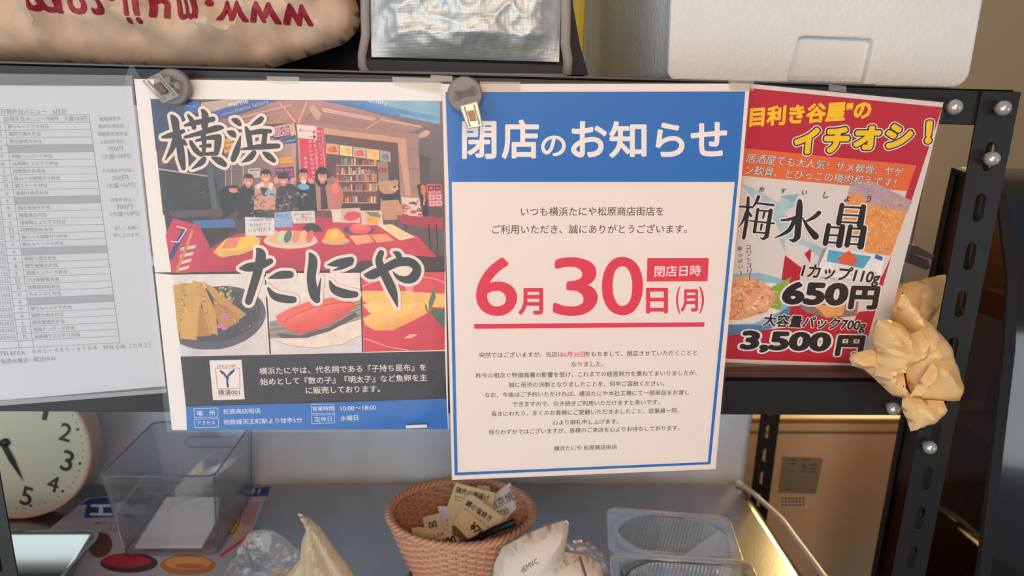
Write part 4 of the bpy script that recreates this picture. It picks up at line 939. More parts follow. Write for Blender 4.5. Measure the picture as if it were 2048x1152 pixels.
# ================================================================== magnet clips on the beam
CLEARP = film('clear_plastic', tint=(0.9, 0.89, 0.88), clear=0.95, rough=0.1, haze=0.02)
def magnet_clip(c, Yb, hinge, arm, tone, label):
    t = thing('magnet_clip', label, 'magnet clip', atY(*c, Yb), 'magnet clips')
    p = atY(*c, Yb)
    MB().lathe([(0, 0), (0.0118, 0), (0.0126, 0.0008), (0.0126, 0.0044), (0.0116, 0.0056), (0, 0.0056)], p, (0, -1, 0), 40).put('magnet_disc', mat('magnet_grey', (128, 126, 124), 0.4), t, False)
    h = MB(); a, b = (atY(*q, Yb-0.008) for q in hinge)
    h.tube([a, b], 0.0022, 10)
    for q in (a, b): h.bevbox(q.x-0.0022, q.x+0.0022, q.y-0.002, q.y+0.0026, q.z-0.003, q.z+0.003, 0.0006)
    h.put('hinge', CLEARP, t)
    q = [atY(*k, Yb-0.0095-0.002*(i > 1)) for i, k in enumerate(arm)]
    MB().prism(q, (0, 0.0016, 0)).put('clip_arm', CLEARP, t)
    r = MB(); r.tube(q, 0.0006, 6, closed=True); r.put('clip_frame', mat('clear_edge', (176, 172, 168), 0.2, spec=0.8), t, True)
    m = sum(q, Vector())/4
    qq = [m+(k-m)*0.42 for k in q]; MB().prism([k+Vector((0, -0.0004, 0)) for k in qq], (0, -0.0012, 0)).put('spring_plate', mat('spring_brown', tone, 0.35, 0.4), t)
    r = MB(); ax = (q[1]-q[0]+q[2]-q[3])*0.5; lo = (q[3]-q[0]+q[2]-q[1])*0.5
    for s in (-0.3, 0.3): r.tube([m+ax*s-lo*0.42, m+ax*s+lo*0.42], 0.0007, 6)
    r.put('clip_rib', mat('clear_edge', (214, 212, 208), 0.15), t, True)
    return t
magnet_clip((349, 174), -0.0128, ((338, 160), (356, 171)), [(318, 147), (286, 162), (326, 205), (357, 192)], (110, 92, 74), 'grey round magnet with clear clip over the shop poster corner')
magnet_clip((930, 189), -0.0165, ((914, 191), (946, 182)), [(920, 212), (954, 203), (965, 252), (936, 257)], (132, 104, 94), 'grey round magnet with clear clip over the closing notice')

# ================================================================== things on the upper shelf
KRAFT = mat('kraft_paper', (208, 186, 162), 0.62, spec=0.25, bump=0.12, bscale=120, var=0.06, vscale=10)
pb = thing('paper_bag', 'crumpled brown kraft paper bag lying upside down with red lettering', 'paper bag', atY(300, 128, 0.07))
PBO = [(-150, -170), (300, -190), (620, -170), (690, -60), (722, 30), (716, 62), (690, 88), (620, 112), (540, 138), (420, 138), (300, 134), (150, 130), (0, 127), (-150, 122)]
mb = pillow(PBO, 0.075, 0.036, 0.05, 0.0040, 0.045, 0.016, 12.0, 5)
mb.put('bag_body', KRAFT, pb, 36.0)
drape(mb, 'www.muji.com', (618, 12), (62, -16), 0.075, 0.98, 0.0004, True, mat('red_print', (150, 34, 50), 0.55), 'lettering', pb, 0.03, 0.005, 0.036)

cb = thing('cooler_bag', 'silver insulated cooler bag with grey piping on the upper shelf', 'cooler bag', atY(940, 150, 0.1))
def silver_panel():
    x0, x1 = atY(741, 60, 0.05).x, atY(1121, 60, 0.05).x; z0, z1 = Z(0.0320), Z(0.21); nx, nz = 130, 130; vs = []; fs = []
    for j in range(nz+1):
        for i in range(nx+1):
            u, v = i/nx, j/nz; x = x0+(x1-x0)*u; z = z0+(z1-z0)*v
            e = min(1, min(u, 1-u)*9)*min(1, v*9)
            n = Vector((x*22, z*26, 1.3)); r = 1-abs(noise.noise(n+Vector((0, 0, 3)))*2)
            d = 0.004*r+0.004*noise.noise(Vector((x*14+z*10, z*12-x*10, 7)))+0.0028*(1-2*abs(noise.noise(Vector((x*48+z*20, z*42-x*20, 2)))))+0.0010*(1-2*abs(noise.noise(Vector((x*120, z*110, 5)))))
            vs.append((x, 0.052-0.012*math.sin(math.pi*u)**0.5*e-d*e, z))
    for j in range(nz):
        for i in range(nx):
            a = j*(nx+1)+i; fs.append((a, a+1, a+nx+2, a+nx+1))
    return MB().add(vs, fs)
def silver_mat():
    m = mat('silver_cloth', (214, 222, 222), 0.46, 0.72, 0.5); N = m.node_tree.nodes; L = m.node_tree.links
    tc = N.new('ShaderNodeTexCoord'); b = N['Principled BSDF']; add = N.new('ShaderNodeMath'); add.operation = 'MULTIPLY'
    for k, d in enumerate(('X', 'Z')):
        w = N.new('ShaderNodeTexWave'); w.bands_direction = d; w.inputs['Scale'].default_value = 300; L.new(tc.outputs['Object'], w.inputs['Vector']); L.new(w.outputs['Fac'], add.inputs[k])
    bp = N.new('ShaderNodeBump'); bp.inputs['Strength'].default_value = 0.35; bp.inputs['Distance'].default_value = 0.0006
    L.new(add.outputs[0], bp.inputs['Height']); L.new(bp.outputs[0], b.inputs['Normal']); return m
sp = silver_panel().put('silver_panel', silver_mat(), cb, True)
DARK = mat('black_cloth', (36, 38, 46), 0.75, bump=0.2, bscale=200)
B = MB(); B.prism([atY(x, y, 0.058) for x, y in [(726, -330), (1136, -330), (1146, 10), (1160, 90), (1177, 150), (726, 146)]], (0, 0.08, 0)); B.put('bag_body', DARK, cb)
MB().bevbox(-0.20, -0.095, 0.14, 0.30, Z(0.0198), Z(0.2), 0.01).put('side_gusset', DARK, cb)
MB().prism([atY(x, y, 0.050) for x, y in [(732, 119), (1126, 131), (1126, 150), (732, 144)]], (0, 0.008, 0)).put('bottom_band', mat('navy_band', (46, 50, 60), 0.7), cb)
PIPE = mat('grey_piping', (150, 146, 142), 0.7, bump=0.2, bscale=200)
for pts, r in (([(728, -280), (730, 40), (731, 70), (724, 110), (724, 132), (733, 147)], 0.0035), ([(1132, -280), (1132, 30), (1131, 90), (1136, 120), (1134, 150)], 0.004), ([(733, 147), (860, 149), (1000, 152), (1134, 153)], 0.0022)):
    MB().tube([atY(x, y, 0.049) for x, y in pts], r, 8).put('piping', PIPE, cb, True)

MB_ = MB().bevbox(0.02, 0.1125, 0.27, 0.33, Z(0.0198), Z(0.19), 0.008).put('yellow_carton', mat('yellow_card', (222, 214, 84), 0.5), None)
tag(MB_, 'yellow green carton behind the cooler bag and foam box', 'carton')

def foam_box():
    b = MB()
    # body: slightly turned box
    fl = Vector((0.155, 0.068, 0)); fr = Vector((0.411, 0.068, 0)); br = Vector((0.395, 0.42, 0)); bl = Vector((0.132, 0.41, 0))
    bm = bmesh.new(); vs = []
    for z in (Z(0.0198), Z(0.20)):
        for q in (fl, fr, br, bl): vs.append(bm.verts.new((q.x-(0.006 if z > Z(0.1) and q in (fl, bl) else 0), q.y, z)))
    for f in ((3, 2, 1, 0), (4, 5, 6, 7), (0, 1, 5, 4), (1, 2, 6, 5), (2, 3, 7, 6), (3, 0, 4, 7)): bm.faces.new([vs[i] for i in f])
    bmesh.ops.bevel(bm, geom=bm.edges[:], offset=0.007, segments=3, affect='EDGES', profile=0.5); b.bm(bm)
    # front slab with the notch moulded into its lower edge
    x0, x1, z0, z1 = 0.154, 0.412, Z(0.0203), Z(0.199); out = []
    def arc(cx, cz, r, a0, a1): return [(cx+r*math.cos(math.radians(a0+(a1-a0)*k/5)), cz+r*math.sin(math.radians(a0+(a1-a0)*k/5))) for k in range(6)]
    out += arc(x0+0.008, z0+0.008, 0.008, 180, 270)+[(0.256, z0), (0.262, Z(0.0565)), (0.266, Z(0.058)), (0.322, Z(0.0575)), (0.325, Z(0.055)), (0.322, z0)]+arc(x1-0.014, z0+0.014, 0.014, 270, 360)+arc(x1-0.01, z1-0.01, 0.01, 0, 90)+arc(x0+0.004, z1-0.01, 0.01, 90, 180)
    bm = bmesh.new(); f = bm.faces.new([bm.verts.new((x, 0.060, z)) for x, z in out]); ex = bmesh.ops.extrude_face_region(bm, geom=[f])
    for v in [g for g in ex['geom'] if isinstance(g, bmesh.types.BMVert)]: v.co.y += 0.014
    front = [e for e in bm.edges if all(abs(v.co.y-0.060) < 1e-5 for v in e.verts)]
    bmesh.ops.bevel(bm, geom=front, offset=0.0022, segments=2, affect='EDGES', profile=0.5)
    bmesh.ops.recalc_face_normals(bm, faces=bm.faces[:]); b.bm(bm)
    return b
FOAM = mat('white_foam', (226, 230, 228), 0.7, spec=0.3, bump=0.5, bscale=220, var=0.06, vscale=14)
tag(foam_box().put('foam_box', FOAM), 'large white polystyrene foam box on the upper shelf', 'foam box')

# ================================================================== things on the counter
ZCT = -0.570                                       # counter surface, relative to the camera
CT = Z(ZCT)
# ---- wall clock leaning at the left
cc = atY(5, 885, 0.335); R1 = (atY(180, 925, 0.335)-cc).length; cc.z = CT+R1+0.0012
ck = thing('round_clock', 'round clock with beige rim and cream dial at the left edge', 'clock', (cc.x, 0.35, CT))
Rf = R1*0.955
MB().lathe([(0, 0.034), (R1*0.98, 0.034), (R1, 0.030), (R1, 0.004), (R1*0.985, 0), (Rf, 0.001), (Rf*0.985, 0.007)], (cc.x, 0.335, cc.z), (0, 1, 0), 72).put('rim', mat('beige_rim', (196, 164, 148), 0.4), ck, True)
MB().lathe([(0, 0.0066), (Rf*0.99, 0.0066), (Rf*0.99, 0.009), (0, 0.009)], (cc.x, 0.335, cc.z), (0, 1, 0), 72).put('dial', mat('cream_dial', (188, 188, 166), 0.45), ck)
S = Surf((cc.x, 0.3414, cc.z), (0, -1, 0), (math.cos(math.radians(-19)), 0, math.sin(math.radians(-19))))
class Loc(Ink):
    def pt(s, x, y): return (x, y)
I = Loc(S, 3); NB = (52, 60, 58)
for h in range(1, 13):
    a = math.radians(90-30*h); x, y = Rf*0.75*math.cos(a), Rf*0.75*math.sin(a); w = 0.0032 if h == 1 else 0.0075 if h < 10 else 0.013
    I.line(str(h), (x-w, y), (x+w, y), NB, 0, 0.014, 1.15, 4)
    I.ell(Rf*0.90*math.cos(a), Rf*0.90*math.sin(a), 0.0020, 0.0020, NB, 0)
for k in range(60):
    if k % 5: a = math.radians(6*k); I.ell(Rf*0.92*math.cos(a), Rf*0.92*math.sin(a), 0.0009, 0.0009, NB, 0, 0, 8)
I.put('numerals', ck)
def hand(pts, name):
    MB().prism([S.W(*S.P(*p), 0.0012) for p in pts], S.n*0.0006).put(name, mat('clock_black', (26, 26, 28), 0.4), ck)
hand([(2, 888), (10, 881), (30, 918), (48, 962), (40, 950), (20, 922)], 'hour_hand')
hand([(2, 880), (8, 890), (-60, 905), (-120, 915), (-60, 898)], 'minute_hand')
MB().lathe([(0, 0), (0.006, 0), (0.005, -0.003), (0, -0.004)], (cc.x, 0.3402, cc.z), (0, 1, 0), 20).put('hub', mat('clock_black', (26, 26, 28), 0.4), ck, True)

# ---- printed flyer lying flat
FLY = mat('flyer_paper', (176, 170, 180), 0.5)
S = Surf((-0.42, 0.3, CT+0.0006), (0, 0, 1), (1, 0, 0))
fl = thing('sale_flyer', 'printed sale flyer lying flat under the clear bin', 'flyer', (-0.42, 0.3, CT))
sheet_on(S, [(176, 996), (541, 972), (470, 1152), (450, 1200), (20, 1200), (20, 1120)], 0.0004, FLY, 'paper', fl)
I = Ink(S, 1); NV = (36, 62, 120)
I.poly([(178, 997), (540, 973), (534, 992), (160, 1010)], NV, 0); I.line('やっぱりできたてが一番！', (230, 993), (520, 983), (214, 206, 150), 1, 0.01)
for ch, x0, x1 in (('工', 176, 228), ('場', 243, 300), ('直', 314, 370), ('売', 384, 440)):
    I.poly([(x0-2, 1006), (x1+4, 1004), (x1, 1034), (x0-8, 1036)], NV, 0); I.glyph(ch, x0+3, 1009, x1-3, 1031, (226, 226, 230), 1, 0.05)
I.line('横浜工場から直送の商品です', (190, 1046), (360, 1044), (110, 96, 100), 0); I.line('できたてをお届け', (210, 1060), (330, 1058), (110, 96, 100), 0)
I.ell(258, 1126, 58, 20, (60, 50, 56), 0); I.ell(252, 1122, 50, 13, (176, 40, 52), 1); I.ell(376, 1130, 56, 20, (190, 120, 60), 0); I.ell(376, 1126, 46, 13, (224, 160, 84), 1); I.ell(380, 1132, 30, 5, (196, 110, 60), 2)
I.ell(200, 1090, 24, 26, (110, 60, 60), 0, 30); I.ell(468, 1046, 11, 25, (150, 50, 40), 1, 24); I.ell(468, 1046, 8.5, 22, (230, 180, 60), 2, 24); I.path([(462, 1050), (468, 1034), (474, 1048)], 2, (90, 60, 30), 3)
I.seg((441, 1112), (494, 1074), 5, (216, 50, 96), 0); I.poly([(470, 1058), (500, 1036), (492, 1070), (462, 1092)], (206, 172, 140), 0); I.poly([(478, 1010), (520, 1002), (508, 1046), (486, 1052)], (180, 140, 146), 0)
I.put('flyer_print', fl)

# ---- stainless tray
def rrect(x0, x1, y0, y1, r, z, n=5, rot=0.0, c=None, rib=0.0, nr=0):
    out = []
    for cx, cy, a0 in ((x1-r, y1-r, 0), (x0+r, y1-r, 90), (x0+r, y0+r, 180), (x1-r, y0+r, 270)):
        for k in range(n+1):
            a = math.radians(a0+90*k/n); out.append((cx+r*math.cos(a), cy+r*math.sin(a)))
    if nr:
        dense = []
        for i in range(len(out)):
            a, b = out[i], out[(i+1) % len(out)]; l = math.hypot(b[0]-a[0], b[1]-a[1]); m = max(1, int(l/nr))
            for k in range(m):
                t = k/m; nx, ny = (b[1]-a[1])/l, -(b[0]-a[0])/l; o = rib if (k % 2 and m > 2) else 0
                dense.append((a[0]+(b[0]-a[0])*t-nx*o, a[1]+(b[1]-a[1])*t-ny*o))
        out = dense
    if rot:
        cx, cy = c; co, si = math.cos(rot), math.sin(rot); out = [(cx+(x-cx)*co-(y-cy)*si, cy+(x-cx)*si+(y-cy)*co) for x, y in out]
    return [Vector((x, y, z)) for x, y in out]
def loft(rings, cap0=True, cap1=True):
    n = len(rings[0]); b = MB(); fs = []
    for i in range(len(rings)-1):
        for k in range(n): fs.append((i*n+k, i*n+(k+1) % n, (i+1)*n+(k+1) % n, (i+1)*n+k))
    if cap0: fs.append(tuple(reversed(range(n))))
    if cap1: fs.append(tuple((len(rings)-1)*n+k for k in range(n)))
    return b.add([v for r in rings for v in r], fs)
tr = thing('steel_tray', 'shallow stainless steel tray in front of the clock', 'tray', (-0.6, 0.17, CT))
tx0, tx1, ty0, ty1, tz = -0.745, -0.460, 0.09, 0.243, CT+0.045
loft([rrect(tx0+0.028, tx1-0.028, ty0+0.022, ty1-0.022, 0.012, CT+0.0012), rrect(tx0+0.004, tx1-0.004, ty0+0.004, ty1-0.004, 0.014, tz-0.002), rrect(tx0+0.004, tx1-0.004, ty0+0.004, ty1-0.004, 0.014, tz),
      rrect(tx0+0.0055, tx1-0.0055, ty0+0.0055, ty1-0.0055, 0.013, tz-0.002), rrect(tx0+0.030, tx1-0.030, ty0+0.024, ty1-0.024, 0.011, CT+0.0024)]).put('pan', mat('polished_steel', (150, 154, 150), 0.18, 1.0), tr, False)
loft([rrect(tx0+0.004, tx1-0.004, ty0+0.004, ty1-0.004, 0.014, tz-0.0008), rrect(tx0, tx1, ty0, ty1, 0.018, tz-0.0008), rrect(tx0, tx1, ty0, ty1, 0.018, tz+0.0008), rrect(tx0+0.004, tx1-0.004, ty0+0.004, ty1-0.004, 0.014, tz+0.0008)], False, False).put('rim', mat('polished_steel', (150, 154, 150), 0.18, 1.0), tr)

# ---- clear bin
ACR = film('clear_acrylic', tint=(0.92, 0.94, 0.97), clear=0.93, rough=0.05, haze=0.03, edge=False)
bn = thing('clear_bin', 'clear acrylic open bin standing on the flyer', 'bin', (-0.39, 0.32, CT+0.0015))
bx0, bx1, by0, by1, bz0, bz1 = -0.462, -0.322, 0.247, 0.400, CT+0.0022, CT+0.117
loft([rrect(bx0+0.012, bx1-0.008, by0+0.008, by1-0.004, 0.010, bz0), rrect(bx0, bx1, by0, by1, 0.010, bz1), rrect(bx0+0.0022, bx1-0.0022, by0+0.0022, by1-0.0022, 0.009, bz1), rrect(bx0+0.014, bx1-0.010, by0+0.010, by1-0.006, 0.009, bz0+0.0022)]).put('body', ACR, bn)
EDGE = mat('acrylic_edge', (96, 108, 122), 0.15, spec=0.7)
r = MB(); r.tube(rrect(bx0+0.001, bx1-0.001, by0+0.001, by1-0.001, 0.010, bz1), 0.0011, 6, closed=True); r.put('rim', EDGE, bn, True)
for (x, y, xb, yb) in ((bx1-0.002, by1-0.003, bx1-0.009, by1-0.006), (bx1-0.002, by0+0.003, bx1-0.009, by0+0.010)):
    MB().tube([(x, y, bz1-0.004), (xb, yb, bz0+0.002)], 0.0009, 6).put('corner_edge', EDGE, bn)
MB().tube(rrect(bx0+0.013, bx1-0.009, by0+0.009, by1-0.005, 0.010, bz0+0.001), 0.0008, 6, closed=True).put('base_edge', EDGE, bn)
MB().tube(rrect(bx0+0.05, bx1-0.025, by1-0.0006, by1+0.0004, 0.0002, bz1-0.022)[:1]+[Vector((bx0+0.05, by1-0.004, bz1-0.022)), Vector((bx0+0.042, by1-0.004, bz1-0.030)), Vector((bx0+0.05, by1-0.004, bz1-0.038)), Vector((bx1-0.025, by1-0.004, bz1-0.038))], 0.0005, 6).put('handle_slot', EDGE, bn)
MB().prism([(-0.436, 0.262, CT+0.0060), (-0.352, 0.262, CT+0.0060), (-0.345, 0.300, CT+0.020), (-0.352, 0.335, CT+0.032), (-0.425, 0.335, CT+0.032)], (0, 0.0008, 0.003)).put('white_card', mat('white_card', (232, 232, 236), 0.5))
tag(bpy.data.objects['white_card'], 'blank white card lying inside the clear bin', 'card')
MB().prism([(-0.425, 0.30, CT+0.006), (-0.338, 0.385, CT+0.012), (-0.333, 0.388, CT+0.075), (-0.40, 0.335, CT+0.062)], (0.0006, -0.0006, 0)).put('clear_sheet', film('sheet_film', clear=0.85, rough=0.15, haze=0.22))
tag(bpy.data.objects['clear_sheet'], 'loose clear plastic sheet leaning inside the clear bin', 'sheet')

# ---- wicker basket with price cards
WK = mat('wicker', (204, 156, 128), 0.55, bump=0.2, bscale=300, var=0.15, vscale=60)
bc = Vector((-0.019, 0.227, CT)); bk = thing('wicker_basket', 'oval wicker basket full of handwritten price cards', 'basket', bc)
RX, RY, BH = 0.0885, 0.073, 0.080
def bell(t, h, off=0.0):
    k = 0.66+0.34*(h**0.8); return Vector((bc.x+(RX*k+off)*math.cos(t), bc.y+(RY*k+off)*math.sin(t), CT+0.004+BH*h))
w = MB(); NS = 44
for j in range(17):
    h = 0.02+0.90*j/16
    w.tube([bell(2*math.pi*k/(NS*3), h, 0.0019*math.sin(math.pi*(k/3.0+j))) for k in range(NS*3)], 0.0025, 5, closed=True)
o = w.put('weave', WK, bk, True); o['kind'] = 'stuff'
w = MB()
for k in range(NS): w.tube([bell(2*math.pi*(k+0.5)/NS, h/6.0) for h in range(7)], 0.0017, 5)
o = w.put('stakes', WK, bk, True); o['kind'] = 'stuff'
for ph in (0, 2.1, 4.2):
    w = MB(); w.tube([bell(2*math.pi*k/180, 0.97+0.04*math.sin(22*2*math.pi*k/180+ph), 0.003*math.cos(22*2*math.pi*k/180+ph)) for k in range(180)], 0.0027, 6, closed=True); w.put('rim_strand', WK, bk, True)
MB().lathe([(0, 0), (0.99, 0), (0.99, 0.004), (0, 0.004)], (0, 0, 0), n=40).v
b = MB(); n = 40; ring = [bell(2*math.pi*k/n, 0.0, -0.002) for k in range(n)]; b.prism([Vector((v.x, v.y, CT+0.001)) for v in ring], (0, 0, 0.005)); b.put('base', WK, bk)
def card(px, Y, tilt, col, texts, label, dx=0.0):
    f = lambda x, y: (740+x*0.2148, 940+y*0.2148)
    cx = sum(p[0] for p in px)/len(px); cy = sum(p[1] for p in px)/len(px)
    S = Surf(atY(*f(cx, cy), Y), (dx, -math.cos(tilt), math.sin(tilt)), (1, 0, 0))
    t = thing('price_card', label, 'card', atY(*f(cx, max(p[1] for p in px)), Y), 'price cards in the basket')
    sheet_on(S, [f(*p) for p in px], 0.0005, mat('card_%d_%d' % (col[0], col[2]), col, 0.5), 'card_stock', t)
    I = Ink(S, 1)
    for tx, l, r, bd in texts: I.line(tx, f(*l), f(*r), (34, 30, 30), 0, bd, 1.1)
    I.put('handwriting', t)
CR = (222, 210, 168)
card([(1300, 118), (1425, 300), (1300, 420), (1240, 520), (1060, 400), (1085, 275)], 0.262, 0.6, (222, 228, 240), [('西京焼', (1112, 345), (1330, 240), 0.01), ('700', (1190, 412), (1290, 372), 0.01)], 'white price card at the basket rear right')
card([(1000, 140), (1110, 150), (1125, 220), (1010, 300)], 0.274, 0.5, CR, [('¥', (1060, 200), (1080, 205), 0.0)], 'cream price card almost hidden behind the others')
card([(800, 116), (1165, 212), (1130, 420), (960, 560), (690, 500), (690, 415)], 0.252, 0.6, CR, [('鶏肉の唐揚げ', (800, 180), (1112, 266), 0.02), ('香味醤油だれ', (785, 245), (890, 268), 0.0), ('国産鶏使用', (785, 275), (860, 292), 0.0)], 'cream price card for fried chicken at the basket back')
card([(630, 335), (735, 340), (770, 600), (680, 590)], 0.244, 0.6, (206, 214, 232), [('さ', (705, 470), (730, 470), 0.01), ('ば', (708, 510), (733, 510), 0.01)], 'narrow pale blue card standing in the basket')
card([(905, 235), (960, 230), (1240, 440), (1225, 480), (1110, 640), (960, 690), (780, 500)], 0.236, 0.7, (226, 214, 176), [('鯖の塩焼き', (898, 300), (1128, 462), 0.025), ('脂ののった鯖を焼きました', (880, 355), (1110, 535), 0.0), ('¥70', (945, 505), (1050, 610), 0.05)], 'cream price card for grilled mackerel at the front')
card([(490, 440), (650, 400), (690, 560), (700, 620), (520, 640)], 0.226, 0.8, (222, 206, 190), [('00', (545, 520), (622, 492), 0.03)], 'pinkish price card with two zeros at the left')
card([(385, 540), (470, 530), (700, 560), (830, 640), (820, 740), (480, 760), (400, 650)], 0.212, 0.85, CR, [('鶏のしょうゆ', (470, 655), (690, 590), 0.02), ('¥400', (600, 705), (800, 640), 0.04)], 'cream price card lying at the basket front left')
for pts, nm in (([(1235, 430), (1225, 465), (1215, 490)], 0), ([(820, 600), (830, 560), (815, 550)], 0), ([(920, 640), (925, 590), (940, 560)], 0)): pass
g = MB(); g.tube([atY(740+x*0.2148, 940+y*0.2148, 0.205) for x, y in ((870, 700), (1000, 640), (1150, 560), (1350, 480))], 0.0045, 8)
tag(g.put('black_pen', mat('pen_black', (28, 28, 34), 0.3)), 'black pen lying across the basket front right', 'pen')

# ---- white paper bag, clear bags
wp = thing('white_paper_bag', 'crumpled white paper bag with faint print beside the basket', 'paper bag', atY(1090, 1180, 0.128))
WB = [(982, 1188), (988, 1130), (1004, 1095), (1058, 1066), (1098, 1050), (1137, 1039), (1138, 1058), (1129, 1104), (1175, 1112), (1200, 1128), (1214, 1188)]
mb = pillow(WB, 0.128, 0.028, 0.024, 0.004, 0.04, 0.0022, 16.0, 2)
mb.put('bag_body', mat('white_bag_paper', (226, 212, 198), 0.6, spec=0.25), wp, 24.0)
DK = mat('dark_print', (72, 62, 62), 0.6)
drape(mb, 'dEMVC', (1045, 1146), (1078, 1126), 0.128, 1.0, 0.0003, False, DK, 'print', wp, 0.0, 0.004, 0.103)
for k, (a, b) in enumerate((((1108, 1150), (1142, 1142)), ((1150, 1142), (1185, 1136)))): drape(mb, '三三三', a, b, 0.128, 0.8, 0.0003, False, mat('faint_print', (150, 132, 122), 0.6), 'print', wp, 0.0, 0.004, 0.103)
CL = film('bag_film', clear=0.90, rough=0.12, haze=0.10, bump=0.4, bscale=60)
o = pillow([(1128, 1082), (1170, 1080), (1200, 1100), (1232, 1140), (1234, 1188), (1150, 1188), (1130, 1120)], 0.205, 0.004, 0.008, 0.005, 0.02, 0.006, 24, 8).put('clear_bag', CL, None, True)
tag(o, 'crumpled clear plastic bag behind the white paper bag', 'plastic bag')
yb = thing('twisted_bag', 'twisted cream plastic bag standing left of the basket', 'plastic bag', atY(640, 1190, 0.168))
pillow([(595, 1027), (603, 1028), (618, 1040), (642, 1062), (668, 1100), (700, 1140), (728, 1190), (560, 1190), (572, 1152), (600, 1118), (603, 1085), (612, 1060), (606, 1044)], 0.168, 0.016, 0.02, 0.0026, 0.028, 0.003, 30, 3, (600, 1020), 30, 0.006).put('bag_body', mat('cream_plastic', (246, 234, 208), 0.4, trans=0.45), yb, 25.0)
MB().lathe([(0.0, 0), (0.0028, 0), (0.0028, 0.004), (0.0, 0.004)], atY(606, 1040, 0.166), (0, 0, 1), 10).put('twist_tie', mat('tie_cream', (206, 196, 176), 0.4), yb)
o = pillow([(500, 1062), (540, 1058), (568, 1074), (604, 1108), (600, 1150), (570, 1188), (430, 1188), (466, 1112)], 0.185, 0.005, 0.012, 0.005, 0.03, 0.004, 22, 6).put('flat_bag', film('grey_film', tint=(0.94, 0.94, 0.95), clear=0.93, rough=0.2, haze=0.07, bump=0.4, bscale=60), None, True)
tag(o, 'empty clear plastic bag slumped between flyer and twisted bag', 'plastic bag')
S = Surf((-0.2, 0.2, CT+0.0005), (0, 0, 1), (1, 0, 0))
lb = thing('yellow_label', 'yellow printed label under the twisted bag', 'label', (-0.2, 0.2, CT))
sheet_on(S, [(532, 1150), (604, 1126), (625, 1185), (520, 1200)], 0.0004, mat('yellow_label_paper', (232, 206, 130), 0.5), 'label_paper', lb)
I = Ink(S, 1); I.path([(556, 1152), (566, 1140), (584, 1138), (590, 1150), (575, 1160)], 3, (214, 110, 60), 0); I.put('label_print', lb)

# ---- clear ribbed containers
CON = film('container_film', tint=(0.97, 0.97, 0.97), clear=0.94, rough=0.08, haze=0.025, fres=0.4)
def container(c, rot, w, d, h, z0, label, lip=0.007):
    t = thing('clear_container', label, 'container', (c[0], c[1], z0), 'clear ribbed food containers')
    R_ = lambda ww, dd, z, rb: rrect(c[0]-ww/2, c[0]+ww/2, c[1]-dd/2, c[1]+dd/2, 0.012, z, 4, rot, c, rb, 0.0022)
    loft([R_(w*0.86, d*0.82, z0, 0.0), R_(w*0.86, d*0.82, z0+0.001, 0.0011), R_(w*0.97, d*0.96, z0+h-0.002, 0.0011), R_(w*0.97, d*0.96, z0+h, 0.0)], True, False).put('body', CON, t)
    loft([R_(w*0.965, d*0.955, z0+h, 0), R_(w+lip*2, d+lip*2, z0+h, 0), R_(w+lip*2, d+lip*2, z0+h-0.003, 0)], False, False).put('lip', CON, t)
    q = rrect(c[0]-w/2-lip, c[0]+w/2+lip, c[1]-d/2-lip, c[1]+d/2+lip, 0.014, z0+h, 4, rot, c); MB().tube(q, 0.0008, 6, closed=True).put('rolled_edge', mat('container_edge', (190, 182, 176), 0.2), t, True)
container((0.243, 0.222), math.radians(-8.5), 0.145, 0.088, 0.050, CT+0.001, 'clear ribbed food container farther from the camera')
container((0.232, 0.115), math.radians(-6), 0.150, 0.088, 0.058, CT+0.001, 'clear ribbed food container nearest the counter front')

# ---- white cable along the counter end
pts = [Vector((0.405, 0.428, CT+0.004)), Vector((0.416, 0.412, CT+0.003))]+[atX(x, y, 0.4265) for x, y in ((1526, 1004), (1563, 1038), (1590, 1074), (1648, 1152), (1720, 1260))]+[(0.43, 0.06, 0.60), (0.43, 0.05, 0.30), (0.50, 0.06, 0.006), (0.75, 0.10, 0.006)]
sm = catmull([tuple(p) for p in pts], 8)
tag(MB().tube(sm, 0.0036, 10).put('power_cable', mat('grey_cable', (196, 190, 182), 0.45), None, True), 'pale grey cable draped over the counter end', 'cable')

